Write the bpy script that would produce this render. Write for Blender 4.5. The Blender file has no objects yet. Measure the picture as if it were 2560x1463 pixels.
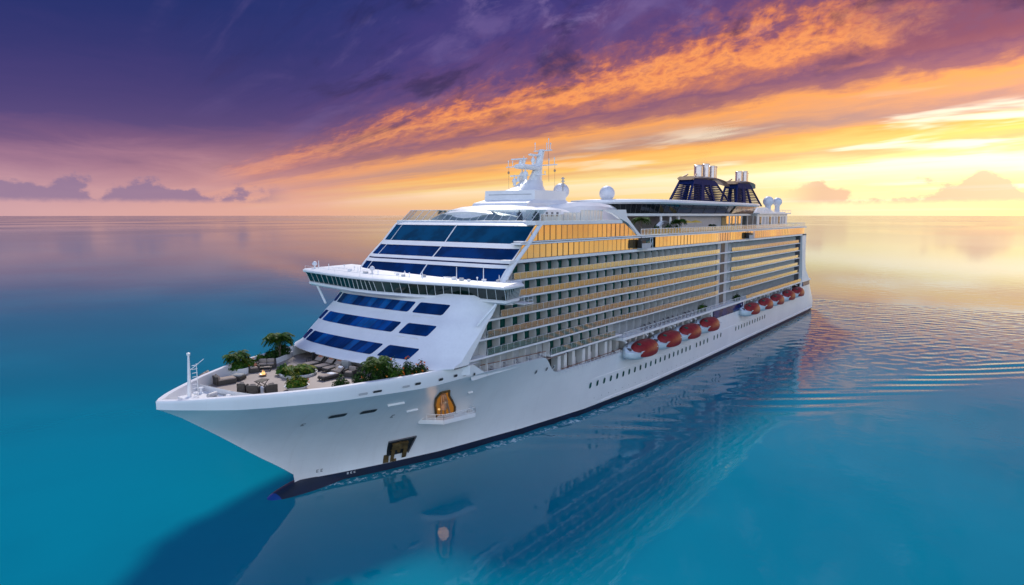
import bpy, bmesh, math, random
from mathutils import Vector, Matrix, noise
random.seed(7)
R = math.radians
SC = bpy.context.scene
COL = SC.collection

# ------------------------------------------------------------------ camera
cam_d = bpy.data.cameras.new("camera")
cam_d.sensor_width = 36.0
cam_d.lens = 1650.0 / 2560.0 * 36.0
cam_d.clip_start = 0.5
cam_d.clip_end = 60000.0
cam = bpy.data.objects.new("camera", cam_d)
COL.objects.link(cam)
cam.location = (57.8, 83.4, 40.0)
cam.rotation_euler = (R(90.0 - 6.706), 0.0, R(126.737))
SC.camera = cam
YAW = R(126.737 + 90.0)
FW = Vector((math.cos(YAW), math.sin(YAW), 0))          # horizontal view axis
RT = Vector((FW.y, -FW.x, 0))                           # to the right of it

SC.view_settings.view_transform = 'Standard'
SC.view_settings.look = 'None'
SC.view_settings.exposure = 0.0
SC.view_settings.gamma = 1.0
SC.cycles.use_denoising = True
SC.cycles.max_bounces = 8
SC.cycles.transparent_max_bounces = 12
SC.cycles.caustics_reflective = False
SC.cycles.caustics_refractive = False
SC.cycles.sample_clamp_indirect = 6.0

# ------------------------------------------------------------------ node expressions
class E:
    """a socket (or number) in a node tree, with arithmetic"""
    def __init__(self, nt, s): self.nt, self.s = nt, s
    def _m(self, op, *o, clamp=False):
        n = self.nt.nodes.new('ShaderNodeMath'); n.operation = op; n.use_clamp = clamp
        for i, x in enumerate((self,) + o):
            x = x.s if isinstance(x, E) else x
            if isinstance(x, (int, float)): n.inputs[i].default_value = x
            else: self.nt.links.new(x, n.inputs[i])
        return E(self.nt, n.outputs[0])
    def __add__(s, o): return s._m('ADD', o)
    def __radd__(s, o): return s._m('ADD', o)
    def __sub__(s, o): return s._m('SUBTRACT', o)
    def __rsub__(s, o): return (s * -1.0) + o
    def __mul__(s, o): return s._m('MULTIPLY', o)
    def __rmul__(s, o): return s._m('MULTIPLY', o)
    def __truediv__(s, o): return s._m('DIVIDE', o)
    def max(s, o): return s._m('MAXIMUM', o)
    def min(s, o): return s._m('MINIMUM', o)
    def pow(s, o): return s._m('POWER', o)
    def ln(s): return s._m('LOGARITHM', math.e)
    def exp(s): return s._m('EXPONENT')
    def atan2(s, o): return s._m('ARCTAN2', o)
    def abs(s): return s._m('ABSOLUTE')
    def sstep(s, a, b, lo=0.0, hi=1.0):
        n = s.nt.nodes.new('ShaderNodeMapRange'); n.interpolation_type = 'SMOOTHSTEP'
        s.nt.links.new(s.s, n.inputs[0])
        for i, v in enumerate((a, b, lo, hi)): n.inputs[i + 1].default_value = v
        return E(s.nt, n.outputs[0])

def node(nt, kind, **kw):
    n = nt.nodes.new(kind)
    for k, v in kw.items(): setattr(n, k, v)
    return n
def vec(nt, x, y, z=0.0):
    n = nt.nodes.new('ShaderNodeCombineXYZ')
    for i, q in enumerate((x, y, z)):
        q = q.s if isinstance(q, E) else q
        if isinstance(q, (int, float)): n.inputs[i].default_value = q
        else: nt.links.new(q, n.inputs[i])
    return n.outputs[0]
def noi(nt, v, scale=1.0, detail=3.0, rough=0.5, dist=0.0):
    n = nt.nodes.new('ShaderNodeTexNoise')
    nt.links.new(v, n.inputs['Vector'])
    n.inputs['Scale'].default_value = scale; n.inputs['Detail'].default_value = detail
    n.inputs['Roughness'].default_value = rough; n.inputs['Distortion'].default_value = dist
    return E(nt, n.outputs[0])
def mixc(nt, f, a, b):
    n = nt.nodes.new('ShaderNodeMix'); n.data_type = 'RGBA'
    f = f.s if isinstance(f, E) else f
    if isinstance(f, (int, float)): n.inputs[0].default_value = f
    else: nt.links.new(f, n.inputs[0])
    for q, i in ((a, 6), (b, 7)):
        if isinstance(q, tuple): n.inputs[i].default_value = (*q[:3], 1)
        else: nt.links.new(q, n.inputs[i])
    return n.outputs[2]
def ramp(nt, f, stops, interp='LINEAR'):
    n = nt.nodes.new('ShaderNodeValToRGB'); n.color_ramp.interpolation = interp
    el = n.color_ramp.elements
    while len(el) < len(stops): el.new(0.5)
    for e, (p, c) in zip(el, stops):
        e.position = p; e.color = (*c, 1)
    nt.links.new(f.s, n.inputs[0])
    return n.outputs[0]
def S(r, g, b):
    f = lambda c: (c / 255 / 12.92) if c / 255 <= 0.04045 else ((c / 255 + 0.055) / 1.055) ** 2.4
    return (f(r), f(g), f(b))

# ------------------------------------------------------------------ sky
SUN_AZ, SUN_EL = R(-3.0), R(43.0)           # azimuth to the right of the view axis
sun_vec = (FW * math.cos(SUN_AZ) + RT * math.sin(SUN_AZ)) * math.cos(SUN_EL) + Vector((0, 0, math.sin(SUN_EL)))
world = bpy.data.worlds.new("World"); SC.world = world
world.use_nodes = True
wt = world.node_tree; wt.nodes.clear()
def build_sky(nt):
    tc = nt.nodes.new('ShaderNodeTexCoord')
    def dot(v):
        n = node(nt, 'ShaderNodeVectorMath', operation='DOT_PRODUCT')
        nt.links.new(tc.outputs['Generated'], n.inputs[0]); n.inputs[1].default_value = v
        return E(nt, n.outputs['Value'])
    a, b, z = dot(FW), dot(RT), dot((0, 0, 1))
    az = b.atan2(a)                                      # 0 ahead, + right
    zc = z.max(0.004)
    v = (a * 0.6 + b * 0.8) / (zc + 0.012)
    s = v.max(0.35).ln()                                 # streak coordinate on the cloud layer
    u = (a * 0.8 - b * 0.6) / (zc + 0.02)
    fade = (az + (noi(nt, vec(nt, az * 6.0, z * 26.0, 4.4), 1.0, 4.0, 0.6) - 0.5) * 0.4).sstep(-0.50, -0.06)                        # colour drains towards the left
    broad = noi(nt, vec(nt, az * 2.6, s * 2.6, 3.1), 1.0, 3.0, 0.5) - 0.5
    strk = noi(nt, vec(nt, az * 10.0, s * 12.0, 0.7), 1.0, 5.0, 0.6, 0.25) - 0.5
    mott = noi(nt, vec(nt, az * 58.0, s * 22.0, 9.0), 1.0, 4.0, 0.60, 0.3) - 0.5
    curl = noi(nt, vec(nt, az * 19.0, s * 8.0, 5.0), 1.0, 5.0, 0.60, 0.5) - 0.5
    near = s.sstep(2.2, 0.9)
    mid = s.sstep(0.80, 1.05) * s.sstep(1.55, 1.25)
    t = s + broad * 0.22 + strk * 0.24 + curl * 0.44 * near + mott * 0.30 * mid
    lo, hi = -0.6, 3.4
    P = lambda x: (x - lo) / (hi - lo)
    col = ramp(nt, (t - lo) / (hi - lo), [
        (P(-0.6), S(38, 52, 112)), (P(0.25), S(47, 55, 118)), (P(0.72), S(70, 61, 126)), (P(0.98), S(102, 72, 124)),
        (P(1.11), S(150, 90, 110)), (P(1.19), S(222, 130, 94)), (P(1.26), S(252, 158, 94)), (P(1.34), S(204, 122, 100)),
        (P(1.46), S(138, 88, 118)), (P(1.56), S(168, 106, 112)), (P(1.66), S(250, 164, 92)), (P(1.76), S(226, 156, 112)),
        (P(1.88), S(182, 136, 130)), (P(2.0), S(252, 172, 84)), (P(2.12), S(255, 204, 108)), (P(2.23), S(236, 178, 118)),
        (P(2.36), S(255, 228, 146)), (P(2.50), (1.15, 0.97, 0.68)), (P(2.72), (1.05, 0.86, 0.48)), (P(2.95), S(255, 226, 150)), (P(3.2), S(255, 226, 156))])
    # the orange core of the deck's edge dies out towards the upper right
    side = (az + curl * 0.25).sstep(0.40, 0.58) * s.sstep(1.52, 1.40)
    col = mixc(nt, side * 0.9, col, ramp(nt, (t - 0.9) / 0.7, [(0.0, S(84, 62, 120)), (0.5, S(112, 72, 116)), (0.8, S(150, 86, 100)), (1.0, S(120, 80, 120))]))
    # pale wind-blown veils high in the deck
    veil = noi(nt, vec(nt, az * 11.0 + 11.0, s * 5.5, 2.0), 1.0, 5.0, 0.6, 0.5).sstep(0.52, 0.72) * az.sstep(-0.35, 0.1) * s.sstep(1.3, 0.8)
    col = mixc(nt, veil * 0.55, col, S(150, 126, 176))
    glow = noi(nt, vec(nt, az * 4.2 + 4.0, s * 5.2, 6.0), 1.0, 4.0, 0.55, 0.3).sstep(0.50, 0.66) * s.sstep(1.6, 2.0) * az.sstep(-0.1, 0.30)
    col = mixc(nt, glow * 0.85, col, (1.05, 0.93, 0.72))
    # soft folds in the thick deck
    fold = noi(nt, vec(nt, az * 8.0, s * 3.6, 12.0), 1.0, 6.0, 0.58, 0.5)
    col = mixc(nt, fold.sstep(0.52, 0.74) * s.sstep(1.25, 0.9) * 0.55, col, S(116, 98, 156))
    col = mixc(nt, fold.sstep(0.48, 0.30) * s.sstep(1.7, 1.1) * 0.70, col, S(40, 38, 84))
    # the left of the deck loses the light
    wisp = noi(nt, vec(nt, az * 5.0 + z * 4.0, z * 30.0, 8.8), 1.0, 5.0, 0.6, 0.5) - 0.5
    dull = ramp(nt, (z + wisp * 0.09).sstep(0.0, 0.30), [(0.0, S(206, 158, 162)), (0.05, S(176, 130, 150)), (0.13, S(144, 102, 136)), (0.24, S(102, 74, 124)), (0.38, S(68, 60, 121)), (1.0, S(36, 50, 110))])
    dull = mixc(nt, az.sstep(-0.60, -0.12) * z.sstep(0.13, 0.04) * 0.5, dull, S(236, 166, 138))
    col = mixc(nt, 1.0 - fade, col, dull)
    # band of warm air along the horizon
    hz = ramp(nt, (az + 1.1) / 2.2, [(0.10, S(172, 146, 176)), (0.22, S(216, 168, 172)), (0.36, S(236, 172, 150)), (0.5, S(252, 200, 138)), (0.62, S(255, 224, 160)), (0.70, S(255, 236, 186)), (0.80, (1.05, 0.64, 0.24)), (0.95, (1.0, 0.58, 0.20))])
    col = mixc(nt, (zc * -20.0).exp() * 0.84, col, hz)
    col = mixc(nt, (zc * -70.0).exp() * 0.8, col, mixc(nt, 0.30, hz, S(216, 168, 156)))
    # cumulus heads standing on the horizon
    def cumulus(col, lo_az, hi_az, base, amp, seed, c, edge):
        wob = noi(nt, vec(nt, az * 75.0, z * 110.0, seed), 1.0, 4.0, 0.6) - 0.5
        h = noi(nt, vec(nt, az * 11.0, z * 14.0, seed), 1.0, 2.0, 0.5).sstep(0.40, 0.75) * amp + base + wob * 0.026
        m = (h - z).sstep(0.0, 0.010) * (z + wob * 0.006).sstep(base - 0.012, base - 0.003)
        m = m * az.sstep(lo_az - 0.05, lo_az + 0.02) * az.sstep(hi_az + 0.05, hi_az - 0.03)
        rim = (h - z).sstep(0.010, 0.0)
        return mixc(nt, m * 0.74, col, mixc(nt, rim * 0.6, c, edge))
    col = cumulus(col, -1.2, -0.36, 0.026, 0.034, 2.3, S(136, 116, 152), S(196, 148, 154))
    col = cumulus(col, 0.42, 1.3, 0.024, 0.046, 3.1, S(214, 166, 142), S(250, 200, 146))
    # light: low sky off to the right, brightened for gold reflections in glass
    sunb = dot(sun_vec).max(0.0)
    boost = dot((FW * math.cos(R(50)) + RT * math.sin(R(50))) * 0.9986 + Vector((0, 0, 0.052))).max(0.0).pow(14.0) * z.sstep(0.34, 0.02) * 1.1
    # unseen sky overhead and behind the camera, made bright to light the ship
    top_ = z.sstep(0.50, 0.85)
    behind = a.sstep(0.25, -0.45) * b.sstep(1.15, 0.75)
    fill_c = ramp(nt, z, [(0.0, S(208, 208, 212)), (0.12, S(200, 213, 228)), (0.4, S(194, 216, 240)), (0.7, S(120, 140, 200)), (1.0, S(84, 104, 170))])
    out = mixc(nt, behind.max(top_ * 0.9), col, fill_c)
    sc = node(nt, 'ShaderNodeMix', data_type='RGBA', blend_type='MULTIPLY'); sc.inputs[0].default_value = 1.0
    nt.links.new(out, sc.inputs[6])
    g = boost + 1.0 + behind * FILL_GAIN
    nt.links.new(vec(nt, g, g, g), sc.inputs[7])
    return sc.outputs[2]
FILL_GAIN = 1.2
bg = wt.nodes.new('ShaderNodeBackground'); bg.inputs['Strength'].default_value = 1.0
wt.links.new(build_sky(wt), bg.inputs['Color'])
nish = wt.nodes.new('ShaderNodeTexSky'); nish.sky_type = 'NISHITA'; nish.sun_disc = False
nish.sun_elevation = SUN_EL
nish.sun_rotation = math.atan2(sun_vec.x, sun_vec.y)
bg2 = wt.nodes.new('ShaderNodeBackground'); bg2.inputs['Strength'].default_value = 0.05
wt.links.new(nish.outputs[0], bg2.inputs['Color'])
# the Nishita sky shows only where the deck is open overhead
ad = wt.nodes.new('ShaderNodeMixShader')
tcw = wt.nodes.new('ShaderNodeTexCoord'); sx = wt.nodes.new('ShaderNodeSeparateXYZ')
wt.links.new(tcw.outputs['Generated'], sx.inputs[0])
wt.links.new((E(wt, sx.outputs[2]).sstep(0.35, 0.8) * 0.3).s, ad.inputs[0])
wt.links.new(bg.outputs[0], ad.inputs[1]); wt.links.new(bg2.outputs[0], ad.inputs[2])
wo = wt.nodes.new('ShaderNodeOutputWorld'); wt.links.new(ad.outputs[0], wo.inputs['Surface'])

sun_d = bpy.data.lights.new("sun", 'SUN'); sun_d.energy = 3.4; sun_d.angle = R(9.0); sun_d.color = (1.0, 0.93, 0.86)
sun = bpy.data.objects.new("sun", sun_d); COL.objects.link(sun)
sun.rotation_euler = sun_vec.to_track_quat('Z', 'Y').to_euler()

# ------------------------------------------------------------------ materials
def newmat(name):
    m = bpy.data.materials.new(name); m.use_nodes = True
    nt = m.node_tree; nt.nodes.clear()
    return m, nt
def out(nt, sh):
    o = nt.nodes.new('ShaderNodeOutputMaterial'); nt.links.new(sh, o.inputs['Surface']); return o
def pbr(nt, color, rough=0.5, metal=0.0, spec=0.5, alpha=None):
    p = nt.nodes.new('ShaderNodeBsdfPrincipled')
    if isinstance(color, tuple): p.inputs['Base Color'].default_value = (*color, 1)
    else: nt.links.new(color, p.inputs['Base Color'])
    if isinstance(rough, E): nt.links.new(rough.s, p.inputs['Roughness'])
    else: p.inputs['Roughness'].default_value = rough
    p.inputs['Metallic'].default_value = metal
    p.inputs['Specular IOR Level'].default_value = spec
    return p
def ocoord(nt): return nt.nodes.new('ShaderNodeTexCoord').outputs['Object']
def bump(nt, h, strength, dist=1.0):
    b = nt.nodes.new('ShaderNodeBump'); nt.links.new(h.s, b.inputs['Height'])
    b.inputs['Strength'].default_value = strength; b.inputs['Distance'].default_value = dist
    return b.outputs[0]
def paint(name, color, rough=0.4, var=0.06, scale=0.6, metal=0.0, spec=0.5):
    m, nt = newmat(name)
    n = noi(nt, ocoord(nt), scale, 5.0, 0.6)
    n2 = noi(nt, ocoord(nt), scale * 9, 3.0, 0.6)
    dk = tuple(c * (1 - 2.2 * var) for c in color); lt = tuple(min(1, c * (1 + var)) for c in color)
    p = pbr(nt, mixc(nt, (n * 0.7 + n2 * 0.3).sstep(0.3, 0.7), dk, lt), n2.sstep(0.2, 0.8, rough - 0.06, rough + 0.08), metal, spec)
    out(nt, p.outputs[0]); return m

def make_water():
    m, nt = newmat("sea_water")
    geo = nt.nodes.new('ShaderNodeNewGeometry')
    pos = geo.outputs['Position']
    sp = nt.nodes.new('ShaderNodeSeparateXYZ'); nt.links.new(pos, sp.inputs[0])
    x, y = E(nt, sp.outputs[0]), E(nt, sp.outputs[1])
    big = noi(nt, pos, 0.012, 4.0, 0.55)
    # patches of ruffled and of glassy water
    ruff = noi(nt, vec(nt, x * 0.35 + y * 0.2, y * 1.0 - x * 0.5), 0.02, 3.0, 0.5).sstep(0.42, 0.68)
    w1 = noi(nt, pos, 0.16, 4.0, 0.55, 0.4)
    w2 = noi(nt, pos, 0.9, 3.0, 0.55, 0.2)
    h = w1 * 0.55 + w2 * 0.05 * (ruff + 0.25)
    nrm = bump(nt, h, 0.065, 1.0)
    body = mixc(nt, big.sstep(0.35, 0.65), (0.0, 0.245, 0.355), (0.0, 0.30, 0.42))
    dif = nt.nodes.new('ShaderNodeBsdfDiffuse'); nt.links.new(body, dif.inputs['Color'])
    tr = nt.nodes.new('ShaderNodeBsdfTransparent'); tr.inputs['Color'].default_value = (0.25, 0.75, 0.85, 1)
    mb = nt.nodes.new('ShaderNodeMixShader'); mb.inputs[0].default_value = 0.30
    nt.links.new(dif.outputs[0], mb.inputs[1]); nt.links.new(tr.outputs[0], mb.inputs[2])
    gl = nt.nodes.new('ShaderNodeBsdfGlossy')
    # far off, bands of wind-ruffled water between glassy lanes
    cd = ((x - 57.8) * (x - 57.8) + (y - 83.4) * (y - 83.4)).pow(0.5)
    lane = noi(nt, vec(nt, x * 0.0011 + 3.0, y * 0.0016, 0.0), 1.0, 4.0, 0.6).sstep(0.40, 0.62)
    rg = lane * cd.sstep(250.0, 1500.0) * 0.09 + cd.sstep(1500.0, 5000.0) * 0.03 + 0.02
    nt.links.new(rg.s, gl.inputs['Roughness'])
    nt.links.new(nrm, gl.inputs['Normal'])
    fr = nt.nodes.new('ShaderNodeFresnel'); fr.inputs['IOR'].default_value = 1.55
    nt.links.new(nrm, fr.inputs['Normal'])
    mx = nt.nodes.new('ShaderNodeMixShader'); nt.links.new(fr.outputs[0], mx.inputs[0])
    nt.links.new(mb.outputs[0], mx.inputs[1]); nt.links.new(gl.outputs[0], mx.inputs[2])
    # broken foam pushed aside along the hull
    fa = nt.nodes.new('ShaderNodeAttribute'); fa.attribute_name = 'foam'
    fn = noi(nt, pos, 0.9, 5.0, 0.68, 1.2)
    fm = (fn + E(nt, fa.outputs['Fac']) * 0.33).sstep(0.79, 0.87) * 0.75
    fd = nt.nodes.new('ShaderNodeBsdfDiffuse'); fd.inputs['Color'].default_value = (0.55, 0.66, 0.70, 1)
    mf = nt.nodes.new('ShaderNodeMixShader'); nt.links.new(fm.s, mf.inputs[0])
    nt.links.new(mx.outputs[0], mf.inputs[1]); nt.links.new(fd.outputs[0], mf.inputs[2])
    out(nt, mf.outputs[0])
    return m
def make_seabed():
    m, nt = newmat("deep_water")
    dif = nt.nodes.new('ShaderNodeBsdfDiffuse'); dif.inputs['Color'].default_value = (0.0, 0.34, 0.42, 1)
    out(nt, dif.outputs[0]); return m

# ------------------------------------------------------------------ mesh helpers
def lerp(a, b, t): return a + (b - a) * t
def clamp(x, a=0.0, b=1.0): return max(a, min(b, x))
def sst(a, b, x):
    t = clamp((x - a) / (b - a)); return t * t * (3 - 2 * t)
def tab(t, x):
    if x <= t[0][0]: return t[0][1]
    for (x0, y0), (x1, y1) in zip(t, t[1:]):
        if x <= x1: return lerp(y0, y1, (x - x0) / (x1 - x0))
    return t[-1][1]

class MB:
    def __init__(s): s.v, s.f, s.m = [], [], []
    def add(s, vs, fs, mat=0):
        o = len(s.v); s.v += [tuple(p) for p in vs]
        for f in fs: s.f.append(tuple(i + o for i in f)); s.m.append(mat)
        return s
    def quad(s, a, b, c, d, mat=0): return s.add([a, b, c, d], [(0, 1, 2, 3)], mat)
    def box(s, x0, x1, y0, y1, z0, z1, mat=0):
        return s.add([(x0, y0, z0), (x1, y0, z0), (x1, y1, z0), (x0, y1, z0), (x0, y0, z1), (x1, y0, z1), (x1, y1, z1), (x0, y1, z1)],
                     [(0, 3, 2, 1), (4, 5, 6, 7), (0, 1, 5, 4), (1, 2, 6, 5), (2, 3, 7, 6), (3, 0, 4, 7)], mat)
    def obox(s, c, sx, sy, sz, rz=0.0, mat=0, tilt=0.0):
        M = Matrix.Translation(c) @ Matrix.Rotation(rz, 4, 'Z') @ Matrix.Rotation(tilt, 4, 'Y')
        o = MB().box(-sx / 2, sx / 2, -sy / 2, sy / 2, -sz / 2, sz / 2)
        return s.add([M @ Vector(p) for p in o.v], o.f, mat)
    def bevbox(s, c, sx, sy, sz, r=0.05, rz=0.0, mat=0, tilt=0.0):
        """box with chamfered top and vertical edges (cushions, furniture)"""
        M = Matrix.Translation(c) @ Matrix.Rotation(rz, 4, 'Z') @ Matrix.Rotation(tilt, 4, 'Y')
        rings = []
        for zz, ins in ((-sz / 2, r), (-sz / 2 + r, 0), (sz / 2 - r, 0), (sz / 2, r)):
            x, y = sx / 2 - ins, sy / 2 - ins; q = r
            rings.append([M @ Vector(p) for p in ((x, -y + q, zz), (x, y - q, zz), (x - q, y, zz), (-x + q, y, zz), (-x, y - q, zz), (-x, -y + q, zz), (-x + q, -y, zz), (x - q, -y, zz))])
        return s.loft(rings, True, mat, caps=True)
    def loft(s, rings, closed=True, mat=0, caps=False, flip=False):
        n = len(rings[0]); vs = [p for r in rings for p in r]; fs = []
        for i in range(len(rings) - 1):
            for j in range(n if closed else n - 1):
                k = (j + 1) % n
                q = (i * n + j, i * n + k, (i + 1) * n + k, (i + 1) * n + j)
                fs.append(q[::-1] if flip else q)
        if caps:
            fs.append(tuple(range(n))[::-1]); fs.append(tuple((len(rings) - 1) * n + j for j in range(n)))
        return s.add(vs, fs, mat)
    def tube(s, p0, p1, r0, r1=None, n=8, mat=0):
        p0, p1 = Vector(p0), Vector(p1); r1 = r0 if r1 is None else r1
        d = (p1 - p0).normalized(); q = d.to_track_quat('Z', 'Y')
        ring = lambda p, r: [p + q @ Vector((r * math.cos(2 * math.pi * i / n), r * math.sin(2 * math.pi * i / n), 0)) for i in range(n)]
        return s.loft([ring(p0, r0), ring(p1, r1)], True, mat, caps=True)
    def path(s, pts, r, n=6, mat=0):
        for a, b in zip(pts, pts[1:]): s.tube(a, b, r, r, n, mat)
        return s
    def lathe(s, prof, c=(0, 0, 0), n=20, mat=0, sx=1.0, sy=1.0):
        rings = [[(c[0] + r * sx * math.cos(2 * math.pi * i / n), c[1] + r * sy * math.sin(2 * math.pi * i / n), c[2] + z) for i in range(n)] for r, z in prof]
        return s.loft(rings, True, mat, caps=True)
    def prism(s, xy, z0, z1, mat=0):
        n = len(xy)
        return s.add([(x, y, z0) for x, y in xy] + [(x, y, z1) for x, y in xy],
                     [tuple(range(n))[::-1], tuple(range(n, 2 * n))] + [(i, (i + 1) % n, n + (i + 1) % n, n + i) for i in range(n)], mat)
    def sideprism(s, xz, y0, y1, mat=0):
        """polygon in X,Z extruded along Y"""
        n = len(xz)
        return s.add([(x, y0, z) for x, z in xz] + [(x, y1, z) for x, z in xz],
                     [tuple(range(n)), tuple(range(n, 2 * n))[::-1]] + [(i, n + i, n + (i + 1) % n, (i + 1) % n) for i in range(n)], mat)
    def mesh(s, name, mats, smooth=None, clean=False):
        me = bpy.data.meshes.new(name)
        me.from_pydata(s.v, [], s.f)
        for m in (mats if isinstance(mats, (list, tuple)) else [mats]): me.materials.append(m)
        me.polygons.foreach_set('material_index', s.m)
        if clean:
            bm = bmesh.new(); bm.from_mesh(me)
            bmesh.ops.remove_doubles(bm, verts=bm.verts, dist=0.002)
            bmesh.ops.dissolve_degenerate(bm, edges=bm.edges, dist=0.001)
            bmesh.ops.recalc_face_normals(bm, faces=bm.faces)
            bm.to_mesh(me); bm.free()
        if smooth is not None:
            me.polygons.foreach_set('use_smooth', [True] * len(me.polygons))
            me.set_sharp_from_angle(angle=R(smooth))
        me.update(); return me
    def build(s, name, mats, parent=None, smooth=None, clean=False, loc=None):
        o = bpy.data.objects.new(name, s.mesh(name, mats, smooth, clean)); COL.objects.link(o)
        if parent: o.parent = parent
        if loc: o.location = loc
        return o
def thing(name, label, cat, loc=(0, 0, 0), rz=0.0, group=None):
    o = bpy.data.objects.new(name, None); o.empty_display_size = 0.5; COL.objects.link(o)
    o.location = loc; o.rotation_euler = (0, 0, rz); o['label'] = label; o['category'] = cat
    if group: o['group'] = group
    return o
def put(name, me, parent=None, loc=None, rz=None):
    o = bpy.data.objects.new(name, me); COL.objects.link(o)
    if parent: o.parent = parent
    if loc: o.location = loc
    if rz is not None: o.rotation_euler = (0, 0, rz)
    return o
def copy_tree(o, parent=None):
    c = o.copy(); COL.objects.link(c)
    if parent: c.parent = parent
    for ch in o.children: copy_tree(ch, c)
    return c

# ------------------------------------------------------------------ sea
WL = -1.2
def wave(x, y):
    """wake of the ship on its port side, as height above the calm sea"""
    dx = -x
    if y < 10 or dx < -6: return 0.0
    h = 0.0
    e = 12.8 + 0.56 * (dx - 30.0)                # cusp line of the wake at this distance aft
    d = e - y                                    # > 0 inside the wedge
    if d > -14:
        # divergent crests in echelon along the cusp line, bending as they run out
        n1 = noise.noise((x * 0.02, y * 0.02, 0)); n2 = noise.noise((x * 0.045, y * 0.045, 5))
        ph = 0.80 * x + 0.60 * y + 0.0022 * (y - 45) ** 2 + 2.8 * n1
        env = math.exp(-((d - 1.0) / 6.5) ** 2) * sst(22, 55, dx) * math.exp(-max(0, dx - 110) / 160.0)
        h += 0.23 * env * (0.65 + 0.9 * n2) * math.sin(ph * 2 * math.pi / 5.4)
        ins = sst(-2, 14, d) * sst(35, 90, dx)
        h += 0.045 * ins * (0.6 + 0.8 * n2) * math.sin((0.55 * x + 0.83 * y) * 2 * math.pi / 3.9 + 5 * noise.noise((x * 0.03, y * 0.03, 3)))
        h += 0.085 * ins * noise.noise((x * 0.30, y * 0.20, 1))
    # chop of water pushed aside along the hull
    hb = tab([(-250, 18), (-82, 17.4), (-58, 15.5), (-40, 12.6), (-22, 8.5), (-12, 5.1), (0, 0)], x) if x < 0 else 0
    dh = abs(y) - hb
    h += 0.22 * math.exp(-max(dh, 0) / 2.6) * (0.4 + noise.noise((x * 0.4, y * 0.5, 7))) * sst(4, 14, dx) * (1 - 0.6 * sst(60, 120, dx))
    return h
def foam(x, y):
    hb = tab([(-250, 18), (-82, 17.4), (-58, 15.5), (-40, 12.6), (-22, 8.5), (-12, 5.1), (0, 0)], x)
    dh = abs(y) - hb
    return math.exp(-((dh - 1.6) / 1.5) ** 2) * sst(6, -3, x) * (1 - 0.65 * sst(-60, -150, x)) if x < 6 else 0.0
def build_sea():
    def axis(lo, hi, step, far):
        a = []; x = lo
        while x < hi: a.append(x); x += step
        a.append(hi)
        g, q = step, hi
        post = []
        while q < far: g *= 1.5; q += g; post.append(q)
        g, q = step, lo
        pre = []
        while q > -far: g *= 1.5; q -= g; pre.append(q)
        return pre[::-1] + a + post
    xs = axis(-290, 70, 1.1, 30000); ys = axis(-10, 190, 0.9, 30000)
    me = bpy.data.meshes.new("water")
    vs = [(x, y, WL + (wave(x, y) if -289 < x < 69 and -9 < y < 189 else 0.0)) for y in ys for x in xs]
    n = len(xs)
    fs = [(j * n + i, j * n + i + 1, (j + 1) * n + i + 1, (j + 1) * n + i) for j in range(len(ys) - 1) for i in range(n - 1)]
    me.from_pydata(vs, [], fs); me.materials.append(make_water())
    me.polygons.foreach_set('use_smooth', [True] * len(me.polygons)); me.update()
    at = me.attributes.new('foam', 'FLOAT', 'POINT'); at.data.foreach_set('value', [foam(x, y) if -260 < x < 6 and -9 < y < 40 else 0.0 for x, y, z in vs])
    o = bpy.data.objects.new("water", me); COL.objects.link(o); o['kind'] = 'structure'
    bed = MB().box(-30000, 30000, -30000, 30000, -20, -14).build("seabed", make_seabed()); bed['kind'] = 'structure'
build_sea()

# ------------------------------------------------------------------ ship materials
M = {}
M['white'] = paint("white_paint", (0.80, 0.80, 0.80), 0.38, 0.03, 0.25)
M['white_deck'] = paint("white_roof", (0.72, 0.72, 0.72), 0.55, 0.06, 0.5)
M['grey'] = paint("pale_grey_panel", (0.46, 0.46, 0.47), 0.5, 0.06, 0.8)
M['grey_dark'] = paint("dark_grey_metal", (0.10, 0.10, 0.11), 0.5, 0.08, 1.0)
M['navy'] = paint("navy_paint", (0.004, 0.014, 0.085), 0.65, 0.08, 0.5, 0.0, 0.15)
M['boot'] = paint("dark_boot_topping", (0.003, 0.010, 0.036), 0.45, 0.15, 0.3)
M['bulb'] = paint("blue_bow_paint", (0.004, 0.05, 0.26), 0.35, 0.15, 0.6)
M['teak'] = paint("teak_deck", (0.30, 0.22, 0.19), 0.6, 0.10, 0.9)
M['stone_deck'] = paint("pinkish_stone_deck", (0.30, 0.245, 0.22), 0.55, 0.07, 0.5)
M['rail'] = paint("white_rail", (0.75, 0.75, 0.75), 0.4, 0.03)
M['wood_rail'] = paint("varnished_handrail", (0.25, 0.10, 0.05), 0.35, 0.1)
M['black'] = paint("black_recess", (0.012, 0.014, 0.016), 0.5, 0.1)
M['rust'] = paint("rusty_brass_plate", (0.16, 0.10, 0.035), 0.55, 0.25, 0.9, 0.5)
M['chrome'] = paint("polished_exhaust_steel", (0.62, 0.56, 0.56), 0.22, 0.06, 0.5, 0.85)
M['dome'] = paint("radome_shell", (0.66, 0.66, 0.70), 0.45, 0.03, 0.8)
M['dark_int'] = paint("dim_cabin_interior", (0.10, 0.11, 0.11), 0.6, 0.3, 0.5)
M['copper'] = paint("bronze_cowl", (0.42, 0.27, 0.17), 0.35, 0.1, 0.6, 0.4)

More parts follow.
